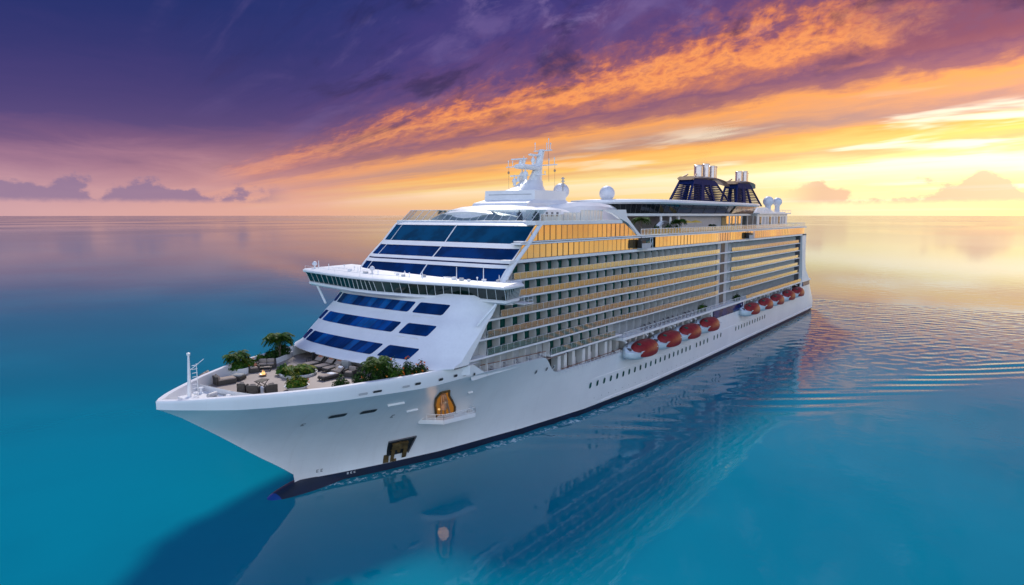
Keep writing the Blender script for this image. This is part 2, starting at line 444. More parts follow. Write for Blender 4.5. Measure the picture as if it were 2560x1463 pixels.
def glass_dark(name, color, rough=0.04, ior=1.5, streak=0.0, spec=0.5):
    """coated window glass: deep coloured body under a clear reflecting surface"""
    m, nt = newmat(name)
    oc = ocoord(nt)
    n = noi(nt, oc, 0.30, 3.0, 0.5)
    c = mixc(nt, n.sstep(0.35, 0.65), tuple(q * 0.7 for q in color), tuple(q * 1.25 for q in color))
    p = pbr(nt, c, rough, 0.0, spec); p.inputs['IOR'].default_value = ior
    nb = noi(nt, oc, 0.55, 1.0, 0.4)
    nt.links.new(bump(nt, nb, 0.05, 0.25), p.inputs['Normal'])
    out(nt, p.outputs[0]); return m
M['glass_blue'] = glass_dark("deep_blue_glass", (0.0, 0.026, 0.115), 0.06, 1.5, 0, 0.12)
M['glass_teal'] = glass_dark("teal_blue_glass", (0.0, 0.050, 0.115), 0.06, 1.5, 0, 0.16)
M['glass_bridge'] = glass_dark("dark_green_bridge_glass", (0.006, 0.022, 0.02), 0.04)
M['glass_green'] = glass_dark("green_porthole_glass", (0.008, 0.085, 0.07), 0.2, 1.5, 0, 0.15)
def mirror_glass(name, color, rough=0.06):
    m, nt = newmat(name); oc = ocoord(nt)
    p = pbr(nt, color, rough, 0.9); nb = noi(nt, oc, 0.35, 2.0, 0.5)
    nt.links.new(bump(nt, nb, 0.10, 0.3), p.inputs['Normal']); out(nt, p.outputs[0]); return m
M['glass_bronze'] = mirror_glass("bronze_mirror_glass", (0.72, 0.50, 0.24))
M['glass_smoke'] = glass_dark("smoky_lounge_glass", (0.015, 0.02, 0.025), 0.05, 1.55)

def glass_clear(name, tint, refl=1.5, body=0.15, bodyc=(0.05, 0.12, 0.10), refl_tint=(1, 1, 1)):
    """thin balustrade pane: see-through face on, mirror at a grazing view"""
    m, nt = newmat(name)
    tr = nt.nodes.new('ShaderNodeBsdfTransparent'); tr.inputs['Color'].default_value = (*tint, 1)
    df = nt.nodes.new('ShaderNodeBsdfDiffuse'); df.inputs['Color'].default_value = (*bodyc, 1)
    a = nt.nodes.new('ShaderNodeMixShader'); a.inputs[0].default_value = body
    nt.links.new(tr.outputs[0], a.inputs[1]); nt.links.new(df.outputs[0], a.inputs[2])
    gl = nt.nodes.new('ShaderNodeBsdfGlossy'); gl.inputs['Roughness'].default_value = 0.04; gl.inputs['Color'].default_value = (*refl_tint, 1)
    fr = nt.nodes.new('ShaderNodeFresnel'); fr.inputs['IOR'].default_value = refl
    b = nt.nodes.new('ShaderNodeMixShader')
    # both surfaces of the pane reflect
    f2 = E(nt, fr.outputs[0]); f2 = (f2 * 1.7 - f2 * f2 * 0.7).min(1.0)
    nt.links.new(f2.s, b.inputs[0])
    nt.links.new(a.outputs[0], b.inputs[1]); nt.links.new(gl.outputs[0], b.inputs[2])
    out(nt, b.outputs[0]); return m
M['glass_rail'] = glass_clear("green_tinted_balustrade", (0.36, 0.60, 0.52), 3.0, 0.12, (0.01, 0.13, 0.10), (1.0, 0.86, 0.60))  # gold of the reflected sunset put into the balustrade's gloss colour
M['glass_screen'] = glass_clear("clear_wind_screen", (0.70, 0.82, 0.80), 1.5, 0.06, (0.2, 0.3, 0.3))

def emit(name, color, strength):
    m, nt = newmat(name)
    e = nt.nodes.new('ShaderNodeEmission'); e.inputs['Color'].default_value = (*color, 1); e.inputs['Strength'].default_value = strength
    out(nt, e.outputs[0]); return m
M['lamp'] = emit("warm_lamp_glow", (1.0, 0.6, 0.22), 0.9)

def hull_paint():
    m, nt = newmat("hull_white_paint")
    oc = ocoord(nt)
    sp = nt.nodes.new('ShaderNodeSeparateXYZ'); nt.links.new(oc, sp.inputs[0])
    x, z = E(nt, sp.outputs[0]), E(nt, sp.outputs[2])
    n = noi(nt, oc, 0.12, 4.0, 0.6)
    drip = noi(nt, vec(nt, x * 1.6, 0.0, z * 0.12), 1.0, 4.0, 0.6).sstep(0.60, 0.80) * z.sstep(5.0, 0.5)
    c = mixc(nt, n.sstep(0.35, 0.65), (0.78, 0.78, 0.785), (0.83, 0.83, 0.83))
    c = mixc(nt, drip * 0.22, c, (0.42, 0.36, 0.28))
    bk = nt.nodes.new('ShaderNodeTexBrick'); nt.links.new(vec(nt, x, z, 0.0), bk.inputs['Vector'])
    bk.inputs['Scale'].default_value = 1.0; bk.inputs['Brick Width'].default_value = 8.0; bk.inputs['Row Height'].default_value = 2.3; bk.inputs['Mortar Size'].default_value = 0.035; bk.inputs['Mortar Smooth'].default_value = 0.6
    seam = E(nt, bk.outputs['Fac'])
    c = mixc(nt, seam * 0.10, c, (0.45, 0.44, 0.43))
    grime = noi(nt, vec(nt, x * 0.9, 0.0, z * 0.05), 1.0, 5.0, 0.65).sstep(0.50, 0.78)
    c = mixc(nt, grime * 0.13, c, (0.50, 0.48, 0.45))
    plate = noi(nt, vec(nt, x * 0.35, 0.0, z * 0.6), 1.0, 2.0, 0.5) - seam * 0.12
    p = pbr(nt, c, 0.30, 0.0, 0.5)
    nt.links.new(bump(nt, plate, 0.06, 0.25), p.inputs['Normal'])
    out(nt, p.outputs[0]); return m
M['hull'] = hull_paint()

def split(b, name, mats, parent=None, smooth=None):
    """build every connected piece of a mesh builder as an object of its own"""
    par = list(range(len(b.v)))
    def find(i):
        while par[i] != i: par[i] = par[par[i]]; i = par[i]
        return i
    for f in b.f:
        for i in f[1:]: par[find(i)] = find(f[0])
    groups = {}
    for f, m in zip(b.f, b.m): groups.setdefault(find(f[0]), []).append((f, m))
    for fs in groups.values():
        q = type(b)(); idx = {}
        for f, m in fs:
            for i in f:
                if i not in idx: idx[i] = len(q.v); q.v.append(b.v[i])
            q.f.append(tuple(idx[i] for i in f)); q.m.append(m)
        q.build(name, mats, parent, smooth=smooth)

# ------------------------------------------------------------------ hull form
W0 = [(-254, 16.8), (-245, 17.9), (-110, 17.9), (-82, 17.4), (-58, 15.6), (-40, 12.6), (-22, 8.5), (-12, 5.1), (-6, 2.7), (0, 0.05)]
WK = [(-254, 17.4), (-245, 18.5), (-60, 18.5), (-45, 18.35), (-30, 18.0), (-22, 17.6), (-11, 16.6), (-7.3, 15.7), (2.7, 12.5), (9.8, 8.5), (13, 6.2), (16, 4.0), (18, 2.4), (19.4, 1.1), (20.2, 0.02)]
ZK = [(-254, 15.5), (-30, 14.9), (-11, 14.7), (13, 15.2), (20.2, 15.9)]
STEM = [(0, -0.3), (1, 1.2), (3, 2.9), (6.8, 5.8), (12.3, 10.3), (17.2, 14.1), (19.6, 15.6), (20.2, 15.88)]
def ztop(x):
    if x > -19.0: return 16.95
    if x > -23.8: return lerp(16.95, 14.75, sst(-19.0, -23.8, x))
    if x > -39.3: return lerp(14.75, 14.35, (x + 23.8) / (-15.5))
    if x > -46.0: return lerp(14.35, 10.35, sst(-39.3, -46.0, x))
    if x > -222.0: return 10.3
    return lerp(10.3, 13.7, sst(-222.0, -225.0, x))
def hb(x, z):
    """half breadth of the hull at station x and height z"""
    zk, wk = tab(ZK, x), tab(WK, x)
    zk = max(zk, 1.0)
    if z >= zk: return wk + 0.22 * min(1.0, (z - zk) / 1.5) * sst(20.3, 17, x)
    if x > 0:
        zs = tab(STEM, x)
        t = clamp((z - zs) / max(zk - zs, 0.01))
        return wk * t ** lerp(1.75, 1.0, sst(2, 19, x))
    w0 = tab(W0, x)
    if z < 0: return w0 * (1 - 0.55 * (-z / 8.0) ** 2.5)
    p = tab([(-110, 0.45), (-70, 0.7), (-45, 1.15), (-20, 1.6), (0, 1.75)], x)
    return w0 + (wk - w0) * (z / zk) ** p
XS_STERN = lambda z: tab([(-8, -246), (0, -252.5), (2.5, -252.5), (13.7, -240.5)], z)
def xpos(x, z):
    return x if x > -225 else -225 + (x + 225) / (-254 + 225) * (XS_STERN(z) + 225)

ship = thing('cruise_ship', 'huge white cruise ship with blue front windows gliding over calm turquoise sea', 'cruise ship', (0, 0, WL))
HERE = Vector((0, 0, -WL))
# children are written in waterline coordinates (z=0 is the paint line); shift once
class SB(MB):
    def build(s, name, mats, parent=None, smooth=None, clean=False, loc=None):
        s.v = [(x, y, z - WL) for x, y, z in s.v]
        return MB.build(s, name, mats, parent or ship, smooth, clean, loc)

def build_hull():
    b = SB()
    xs = [20.2, 19.9, 19.4, 18.7, 18, 17, 16, 14.5, 13, 11.5, 10, 8, 6, 4, 2.5, 1, 0]
    x = -1.5
    while x > -19: xs.append(x); x -= 1.75
    xs += [-19.0 - 0.4 * i for i in range(13)]
    x = -25.5
    while x > -39: xs.append(x); x -= 2.2
    xs += [-39.3 - 0.45 * i for i in range(16)]
    x = -48
    while x > -221: xs.append(x); x -= 5
    xs += [-221, -222, -222.6, -223.2, -223.8, -224.4, -225, -230, -236, -242, -248, -254]
    lv = [-8, -5, -2.5, -1.0, 0.0] + [0.045, 0.1, 0.17, 0.25, 0.34, 0.44, 0.54, 0.64, 0.74, 0.83, 0.92, 1.0]
    for sgn in (1, -1):
        rows = []
        for x in xs:
            zk = min(tab(ZK, x), ztop(x)); zs = tab(STEM, x) if x > 0 else -8
            col = []
            for i, l in enumerate(lv):
                if i < 5: z = max(l, zs)
                else: z = max(zs, 0) + l * (zk - max(zs, 0)) if x > 0 else l * zk
                col.append((xpos(x, z), sgn * hb(x, z), z))
            zt = ztop(x)
            for q in (0.33, 0.66, 0.92, 1.0):
                z = lerp(zk, zt, q); col.append((xpos(x, z), sgn * (hb(x, z) - (0.08 if q == 1.0 else 0)), z))
            ins = tab([(-45, 0.3), (-15, 0.45), (8, 0.9), (20, 1.1)], x)
            yi = max(hb(x, zt) - ins, 0.0)
            col.append((xpos(x, zt), sgn * yi, zt + 0.03))
            zd = 15.3 if x > -20 else (13.9 if x > -44 else 9.95)
            if x > 17: zd = tab(ZK, x) + 0.2
            zd = min(zd, zt - 0.02)
            col.append((xpos(x, zt), sgn * max(yi - 0.02, 0.0), zd))
            rows.append(col)
        n = len(rows[0])
        for i in range(len(rows) - 1):
            for j in range(n - 1):
                mat = 1 if max(p[2] for p in (rows[i][j], rows[i + 1][j], rows[i + 1][j + 1], rows[i][j + 1])) < 0.02 else 0
                q = [rows[i][j], rows[i + 1][j], rows[i + 1][j + 1], rows[i][j + 1]]
                if sgn < 0: q = q[::-1]
                b.add(q, [(0, 1, 2, 3)], mat)
        if sgn == 1: stern = [rows[-1]]
        else: stern.append(rows[-1])
    for j in range(n - 2):
        b.quad(stern[0][j], stern[1][j], stern[1][j + 1], stern[0][j + 1], 1 if j < 4 else 0)
    b.build('hull', [M['hull'], M['boot']], smooth=32, clean=True)
    # thin raised rubbing strake and the crease above the portholes
    for nm, z, r, x0, x1 in (('rubbing_strake', 0.55, 0.22, -60, -250), ('hull_crease', 6.3, 0.09, -53, -176)):
        s = SB(); pts = []
        x = x0
        while x >= x1: pts.append(x); x -= 4
        rings = []
        for x in pts:
            y = hb(x, z) - 0.03; k = sst(x0, x0 - 10, x) * r
            rings.append([(x, y, z - 0.3 * (r / .2)), (x, y + k, z - 0.2 * (r / .2)), (x, y + k, z + 0.2 * (r / .2)), (x, y, z + 0.3 * (r / .2))])
        s.loft(rings, False, flip=True); s.build(nm, M['white'])
    # bulbous bow just breaking the surface
    s = SB(); rings = []
    for i in range(15):
        t = i / 14; x = lerp(8.2, -11.0, t); r = 3.5 * math.sqrt(max(0.0, 1 - (1 - min(1, t * 1.8)) ** 2)) + 0.02
        rings.append([(x, r * math.cos(a) * 0.95, -2.95 + r * math.sin(a) - 0.7 * (1 - t)) for a in [2 * math.pi * k / 20 for k in range(20)]])
    s.loft(rings, True, caps=True, flip=True); s.m = [0 if sum(s.v[i][0] for i in f) / len(f) > 3.8 else 1 for f in s.f]; s.build('bulbous_bow', [M['bulb'], M['boot']], smooth=50)
build_hull()

def deck_poly(name, mat, x0, x1, z, inset=0.25, th=0.2):
    xs = [x0 + (x1 - x0) * i / 40 for i in range(41)]
    pts = [(x, max(min(hb(x, z + 0.5), hb(x, z - th) + 0.3) - inset, 0.02)) for x in xs]
    SB().prism([(x, y) for x, y in pts] + [(x, -y) for x, y in pts[::-1]], z - th, z).build(name, mat)
deck_poly('foredeck', M['stone_deck'], 16.6, -19.2, 15.3, 0.6, 0.06)
deck_poly('mooring_deck', M['teak'], -21.5, -47.0, 13.9, 0.32)
deck_poly('promenade_deck', M['teak'], -44.0, -236.0, 9.95, 0.3)

# ------------------------------------------------------------------ superstructure
WS = [(-19, 17.9), (-64, 18.2), (-70, 18.3), (-79, 18.75), (-124, 18.75), (-130, 18.25), (-136, 18.25), (-150, 18.75), (-230, 18.75)]
def ws(x):
    for (x0, y0), (x1, y1) in zip(WS, WS[1:]):
        if x <= x0 and x >= x1: return lerp(y0, y1, sst(x0, x1, x))
    return 17.9 if x > -19 else 18.75
XL = [(16.9, -11.6), (17.2, -11.9), (17.7, -13.4), (19.4, -15.2), (21, -17.2), (22.5, -18.8), (24, -20.9), (25.5, -22.1), (27.2, -24.2)]  # lower front
XU = [(27.2, -24.4), (28.3, -25.5), (31, -28.2), (32.3, -29.7), (34, -31.9), (35, -33.2), (38, -36.4), (38.9, -37.9), (41, -40.9)]
def fx(y, z):
    """front of the superstructure below the bridge"""
    x = tab(XL, z) + tab([(17, 2.6), (19.5, 1.5), (27, 1.2)], z) * (1 - min(1, abs(y) / 18.4) ** 2)
    k = 3.6 if y > 0 else 1.0
    return x - k * clamp((abs(y) - 12.5) / 5.7) ** 2
def fu(y, z):
    return tab(XU, z) - 1.1 * clamp((abs(y) - 14.5) / 3.2) ** 2
XE = [(16.5, -18.0), (18.3, -19.3), (20.1, -20.9), (25.6, -25.4), (29, -27.6), (32.2, -29.0)]   # where the white front gives way to balconies
WF = 18.1
def build_front():
    b = SB()
    ys = [-WF + 2 * WF * i / 36 for i in range(37)]
    zs = [16.95, 17.2, 17.7, 18.6, 19.4, 20.2, 21, 21.8, 22.5, 23.3, 24, 24.8, 25.5, 27.0]
    rings = [[(fx(y, z), y, z) for y in ys] for z in zs]
    b.loft(rings, False)
    # port and starboard cheeks running back to the first balconies
    for sg in (1, -1):
        y0 = sg * WF
        g = [[(fx(y0, z), y0, z), (min(tab(XE, z), fx(y0, z) - 0.05), sg * (WF + 0.06), z), (min(tab(XE, z), fx(y0, z) - 0.05), sg * 16.2, z)] for z in zs]
        b.loft(g, False, flip=sg > 0)
    # rolled lower lip and the soffit over the terrace
    b.loft([[(fx(y, 16.95) - d, y, z) for y in ys] for d, z in ((6.0, 16.9), (0.5, 16.72), (0.12, 16.8), (0.0, 16.95))], False)
    b.build('front_bulkhead', M['white'], smooth=40)
    # recessed wall under the lip, with doors
    b = SB()
    b.loft([[(fx(y, 16.95) - 3.4 - 0.02 * abs(y), y, z) for y in ys] for z in (15.3, 16.85)], False)
    b.build('terrace_wall', M['white'], smooth=40)
    for y, w in ((-8.4, 1.2), (-4.6, 0.9), (1.5, 0.9), (6.0, 1.2)):
        x = fx(y, 16.95) - 3.3
        d = SB().box(x - 0.05, x, y - w / 2, y + w / 2, 15.32, 16.75); d.build('terrace_door', M['grey_dark'])
build_front()

rnd0 = random.Random(3)
M['glass_blue_b'] = glass_dark('mid_blue_glass', (0.0, 0.055, 0.23), 0.06, 1.5, 0, 0.2); M['glass_blue_c'] = glass_dark('pale_blue_glass', (0.002, 0.085, 0.28), 0.08, 1.5, 0, 0.25)
def front_patch(F, y0, y1, z0, z1, off=0.05, th=0.10, lean=0.0, n=10, mats=(0,), bars=0, r=0.25, tones=1):
    """rounded window lying on the front surface F(y, z); lean slants its ends"""
    b = SB()
    def P(y, z, o):
        x = F(y, z); e = 0.05
        nrm = Vector((1.0, -(F(y + e, z) - F(y - e, z)) / (2 * e), -(F(y, z + e) - F(y, z - e)) / (2 * e))).normalized()
        return Vector((x, y, z)) + nrm * o
    rows = []
    zz = [z0, z0 + r * 0.4, z0 + r, (z0 + z1) / 2, z1 - r, z1 - r * 0.4, z1]
    for z in zz:
        q = min(z - z0, z1 - z); ins = r - math.sqrt(max(0, r * r - (r - min(q, r)) ** 2)) if q < r else 0
        sh = lean * ((z - z0) / (z1 - z0) - 0.5)
        ya, yb = y0 + ins + sh, y1 - ins + sh
        rows.append([P(lerp(ya, yb, i / n), z, off) for i in range(n + 1)])
    k0 = len(b.f); b.loft(rows, False)
    if bars:                                   # pane tones differ, uneven sky reflections put into their colour
        tone = [2 + rnd0.choice((0, 0, 1, 1, 2)) for _ in range(bars)]
        for i in range(k0, len(b.f)): b.m[i] = tone[min(bars - 1, int(((i - k0) % n) / n * bars))]
    # skirt back to the wall
    rim = rows[0] + [rw[-1] for rw in rows[1:-1]] + rows[-1][::-1] + [rw[0] for rw in rows[-2:0:-1]]
    back = []
    for p in rim: back.append(Vector(p) - Vector((th, 0, th * 0.4)))
    m = len(rim)
    b.add(list(rim) + back, [(i, m + i, m + (i + 1) % m, (i + 1) % m) for i in range(m)])
    for k in range(1, bars):
        y = lerp(y0, y1, k / bars)
        s = [P(y + lean * (t - 0.5) - 0.035 + w, lerp(z0 + 0.05, z1 - 0.05, t), off + 0.03) for t in (0, 1) for w in (0, 0.11)]
        b.quad(s[0], s[1], s[3], s[2], 1)
    return b
ROWS = [(23.85, 25.45), (20.95, 22.45), (17.9, 19.35)]
YS = [((-19.2, -16.6), (-16.0, 4.2), (5.2, 11.6)), ((-19.0, -16.4), (-15.6, 4.2), (5.7, 11.7)), ((-19.0, -16.1), (-15.4, 3.9), (5.2, 11.5))]
for (z0, z1), grp in zip(ROWS, YS):
    for k, (ya, yb) in enumerate(grp):
        ya = max(ya, -17.9)
        w = front_patch(fx, ya, yb, z0, z1, lean=0.7, n=(44 if k == 1 else 6), bars=(11 if k == 1 else 0))
        w.build('window', [M['glass_blue'], M['navy'], M['glass_blue'], M['glass_blue_b'], M['glass_blue_c']])
    for y in (6.5, 9.3):
        SB().obox((fx(y, z0 - 0.35) + 0.06, y, z0 - 0.35), 0.25, 1.6, 0.1).build('window_ledge', M['white'])

def build_upper_front():
    U = 17.4
    bands = [('white', 38.05, 38.95), ('A', 35.05, 38.05), ('white', 34.25, 35.05), ('B', 32.45, 34.25), ('white', 31.95, 32.45), ('blue', 31.7, 31.95), ('white', 31.15, 31.7), ('C', 28.2, 31.15), ('white', 26.8, 28.2)]
    ys = [-U + 2 * U * i / 30 for i in range(31)]
    w = SB()
    for kind, z0, z1 in bands:
        if kind == 'white':
            o = 0.16
            w.loft([[(fu(y, z0), y, z0) for y in ys], [(fu(y, z0) + o, y, z0) for y in ys], [(fu(y, z1) + o, y, z1) for y in ys], [(fu(y, z1), y, z1) for y in ys]], False)
        elif kind == 'blue':
            SB().loft([[(fu(y, z) + 0.05, y, z) for y in ys] for z in (z0, z1)], False).build('blue_stripe', M['navy'])
        else:
            b = SB(); m = (z0 + z1) / 2
            # one pane each side of the centre line plus the turned corner pane
            for ya, yb in ((-U, -14.6), (-14.6, -0.12), (0.12, U - 0.1)):
                yy = [lerp(ya + 0.03, yb - 0.03, i / 8) for i in range(9)]
                b.loft([[(fu(y, z) + 0.02, y, z) for y in yy] for z in (z0, m, z1)], False)
            b.build('panorama_window', M['glass_teal'] if kind == 'A' else M['glass_blue'], smooth=40)
            s = SB()
            for yc, hw in ((0.0, 0.11), (-14.6, 0.05)):
                s.loft([[(fu(yc, z), yc - hw, z), (fu(yc, z) + 0.12, yc - hw, z), (fu(yc, z) + 0.12, yc + hw, z), (fu(yc, z), yc + hw, z)] for z in (z0, z1)], False)
            split(s, 'mullion', M['white'])
    # sloping pillars on both edges
    for sg in (1, -1):
        w.loft([[(fu(U, z) + 0.1, sg * (U - 0.15), z), (fu(U, z) + 0.05, sg * (U + 0.45), z), (fu(U, z) - 0.5, sg * (U + 0.78), z), (min(fu(U, z) - 0.9, -27.9 if z < 31.5 else 0), sg * (U + 0.78), z), (fu(U, z) - 1.0, sg * (U - 0.2), z)] for z in [26.8, 28.2, 29.5, 30.5, 31.2, 32, 33, 34.2, 35, 36, 37, 38.05, 38.95]], True, caps=True)
    w.build('front_frame', M['white'], smooth=35)
    # the dark volume behind the glass
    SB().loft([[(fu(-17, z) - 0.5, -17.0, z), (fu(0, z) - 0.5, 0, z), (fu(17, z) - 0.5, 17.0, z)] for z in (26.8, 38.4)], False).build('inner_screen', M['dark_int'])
build_upper_front()

# bridge with its wings
BT = [(-19.4, -23.4, 29.25), (-18.8, -15.0, 29.0), (-18.5, -8.9, 28.85), (-19.0, -4.0, 28.7), (-21.0, 4.8, 28.5), (-23.2, 12.4, 28.4), (-23.6, 21.2, 28.38), (-26.6, 20.9, 28.4), (-28.6, 20.7, 28.4)]
BB = [(-20.3, -23.3, 27.35), (-19.5, -15.1, 27.15), (-18.8, -8.6, 27.0), (-19.2, -3.3, 26.87), (-21.4, 4.8, 26.68), (-24.2, 11.6, 26.55), (-24.4, 20.9, 26.55), (-26.4, 20.5, 26.6), (-28.4, 20.3, 26.6)]
def build_bridge():
    br = SB()
    fine = lambda T, m=5: [tuple(lerp(p[k], q[k], i / m) for k in range(3)) for p, q in zip(T, T[1:]) for i in range(m)] + [T[-1]]
    top, bot = fine(BT), fine(BB)
    def offs(L, d, dz):
        r = []
        for i, p in enumerate(L):
            a, c = Vector(L[max(i - 1, 0)]), Vector(L[min(i + 1, len(L) - 1)])
            t = (c - a); n = Vector((t.y, -t.x, 0)).normalized()
            r.append((p[0] + n.x * d, p[1] + n.y * d, p[2] + dz))
        return r
    back = lambda L, dz, xb=-30.0: [(xb, p[1] * 0.97, p[2] + dz) for p in L]
    # roof: brim, top, and the soffit under the floor
    br.loft([back(top, -0.05), offs(top, 0.35, -0.05), offs(top, 0.62, 0.10), offs(top, 0.62, 0.38), offs(top, 0.2, 0.62), back(top, 0.85)], False)
    br.build('bridge_roof', M['white'], smooth=40)
    fl = SB()
    fl.loft([back(bot, 0.02), offs(bot, 0.1, 0.0), offs(bot, 0.28, -0.12), offs(bot, 0.28, -0.42), offs(bot, -0.2, -0.75), back(bot, -1.0, -27.5)], False)
    for L, e in ((top, 0), (top, -1)): pass
    fl.build('bridge_floor', M['white'], smooth=40)
    g = SB(); g.loft([bot, top], False, flip=False); g.build('bridge_window', M['glass_bridge'])
    # aft side of the wings
    w = SB()
    w.quad((-28.4, 20.3, 26.4), (-28.4, 17.0, 26.4), (-28.6, 17.0, 28.4), (-28.6, 20.7, 28.4))
    w.quad(BB[0], (-26.0, -23.3, 27.3), (-26.0, -23.4, 29.2), BT[0]); w.quad((-26, -23.3, 27.3), (-26, -17, 27.3), (-26, -17, 29.2), (-26, -23.4, 29.2))
    split(w, 'wing_back', M['white'])
    m = SB()
    for i in range(0, len(top)):
        p, q = Vector(bot[i]), Vector(top[i]); o = offs(bot, 0.05, 0)[i], offs(top, 0.05, 0)[i]
        m.tube(o[0], o[1], 0.045, n=4)
    split(m, 'window_bar', M['white'])
    # struts under the wings
    for a, c in (((-23.5, 19.6, 26.0), (-21.0, 17.7, 22.6)), ((-20.6, -21.8, 26.9), (-19.6, -18.0, 23.6))):
        SB().tube(a, c, 0.22, 0.22, 8).build('wing_strut', M['white'])
    # rail round the roof edge, lamps and whip aerials
    r = SB()
    rim = offs(top, 0.1, 0.62)
    r.path([(p[0], p[1], p[2] + 0.5) for p in rim], 0.03, 4)
    for i in range(0, len(rim), 3): r.tube(rim[i], (rim[i][0], rim[i][1], rim[i][2] + 0.5), 0.03, n=4)
    r.build('roof_rail', M['rail'])
    for x, y, h in ((-21, -21.5, 1.5), (-21, -18.5, 1.1), (-22.5, -12, 0.9), (-22, -6, 0.9), (-23, 4, 1.0), (-25, 10, 2.2), (-26, 15, 2.6), (-27, 17.5, 1.2)):
        z = tab([(-23, 29.9), (0, 29.3), (20, 29.0)], y)
        SB().tube((x, y, z), (x, y, z + h), 0.09, 0.05, 6).build('aerial', M['white'])
    for x, y in ((-20.6, -22.2), (-22.4, -8.0)):
        z = tab([(-23, 29.9), (0, 29.3), (20, 29.0)], y)
        SB().lathe([(0.15, 0), (0.15, 0.5), (0.42, 0.6), (0.48, 0.95), (0.3, 1.25), (0.02, 1.35)], (x, y, z), 12).build('searchlight', M['dome'], smooth=50)
    rr = random.Random(21)
    for _ in range(26):
        y = rr.uniform(-21, 19.5); x = tab([(-23, -22.5), (-9, -21.0), (5, -23.0), (20, -26.0)], y) - rr.uniform(0, 3.0)
        z = tab([(-23, 29.85), (0, 29.3), (20, 29.0)], y); q = SB(); k = rr.random()
        if k < 0.5: q.bevbox((x, y, z + 0.2), rr.uniform(.3, .8), rr.uniform(.3, .9), rr.uniform(.3, .6), 0.05)
        elif k < 0.8: q.tube((x, y, z), (x, y, z + rr.uniform(.5, 1.1)), 0.06, n=5); q.lathe([(0.14, 0), (0.16, 0.2), (0.02, 0.3)], (x, y, z + 0.5), 8)
        else: q.path([(x, y, z + .25), (x - .3, y + rr.uniform(1, 2.2), z + .25)], 0.07, 5); q.tube((x, y, z), (x, y, z + .3), .06, n=5)
        q.build('roof_fitting', M['white'] if k > .25 else M['grey'])
    # small open platform at the port tip
    p = SB(); p.box(-30.4, -27.8, 19.4, 22.0, 25.6, 25.75)
    for q in ((-30.3, 21.9), (-29, 21.9), (-27.9, 21.9), (-30.3, 19.6)): p.tube((*q, 25.7), (*q, 26.8), 0.04, n=5)
    for z in (26.2, 26.8): p.path([(-27.9, 21.9, z), (-30.3, 21.9, z), (-30.3, 19.6, z)], 0.035, 4)
    p.build('wing_platform', M['rail'])
build_bridge()

# ------------------------------------------------------------------ balconies
DZ = [29.15, 26.25, 23.3, 20.35, 17.45]            # balcony floors, top row first
PITCH = 3.5
def build_block():
    b = SB()
    b.box(-226, -50, -14.3, 14.3, 9.9, 13.9); b.box(-226, -21.5, -16.0, 16.0, 13.9, 17.45)
    for z0, z1 in ((17.45, 20.35), (20.35, 23.3), (23.3, 26.25), (26.25, 29.15), (29.15, 32.2)):
        b.box(-226, tab(XE, z0) - 2.5, -16.0, 16.0, z0, z1 - 0.01)
    b.build('cabin_block', M['grey'])
    s = SB(); s.box(-226, -40, -17.4, -16.45, 14.0, 37.5); s.build('starboard_side', M['white'])
build_block()
def edge_xs(x0, x1, step=2.0):
    xs = []; x = x0
    while x > x1: xs.append(x); x -= step
    return xs + [x1]
def slab(name, z, x0, x1, y_in, th=0.3, off=0.0, mat=None):
    b = SB(); xs = edge_xs(x0, x1)
    b.loft([[(x, y_in, z - th), (x, ws(x) + off, z - th), (x, ws(x) + off + 0.05, z - th / 2), (x, ws(x) + off, z), (x, y_in, z)] for x in xs], True, caps=True)
    return b.build(name, mat or M['white'])
for z in DZ:
    slab('balcony_deck', z, tab(XE, z) + 0.3, -218.0, 16.3)
slab('balcony_deck', 14.45, -41.8, -69.0, 15.0, 0.35)

M['partition'] = paint('balcony_partition', (0.70, 0.67, 0.64), 0.5, 0.05, 0.5); M['recess_wall'] = paint('shaded_cabin_wall', (0.07, 0.07, 0.075), 0.5, 0.25, 0.35)  # shade of the balcony recess put into the dark wall colour
def unit_meshes():
    """one cabin front: partition, door and wall; the pane is a sub-part"""
    b = MB()
    # rounded privacy partition
    n = 6; prof = [(0, 0), (1.5, 0)] + [(1.5 - 0.5 * (1 - math.cos(i / n * math.pi / 2)), 1.9 + 0.7 * math.sin(i / n * math.pi / 2)) for i in range(n + 1)] + [(0.0, 2.6)]
    b.add([(0.04, -1.85 + y, z) for y, z in prof] + [(-0.04, -1.85 + y, z) for y, z in prof],
          [tuple(range(len(prof))), tuple(range(len(prof), 2 * len(prof)))[::-1]] + [(i, len(prof) + i, len(prof) + (i + 1) % len(prof), (i + 1) % len(prof)) for i in range(len(prof))], 0)
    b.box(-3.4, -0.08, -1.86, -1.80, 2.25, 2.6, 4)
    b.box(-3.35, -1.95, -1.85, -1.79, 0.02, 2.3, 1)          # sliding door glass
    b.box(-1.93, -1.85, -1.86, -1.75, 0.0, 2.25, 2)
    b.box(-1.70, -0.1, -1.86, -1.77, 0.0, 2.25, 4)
    # a chair on the balcony
    b.box(-2.6, -2.0, -1.3, -0.75, 0.32, 0.40, 3); b.box(-2.6, -2.0, -1.36, -1.28, 0.38, 0.95, 3)
    for x in (-2.55, -2.05):
        for y in (-1.3, -0.8): b.box(x - .03, x + .03, y - .03, y + .03, 0.0, 0.34, 3)
    g = MB()
    g.quad((-0.02, 0, 0.08), (-3.48, 0, 0.08), (-3.48, 0, 1.15), (-0.02, 0, 1.15), 0)
    h = MB()
    for x in (0.0, -1.75): h.box(x - 0.022, x + 0.022, -0.025, 0.02, 0.0, 1.15)
    h.box(-3.5, 0.0, -0.03, 0.03, 1.15, 1.19)
    return b, g, h
ub, ug, uh = unit_meshes()
UM = [M['partition'], M['glass_green'], M['white'], M['grey_dark'], M['recess_wall']]
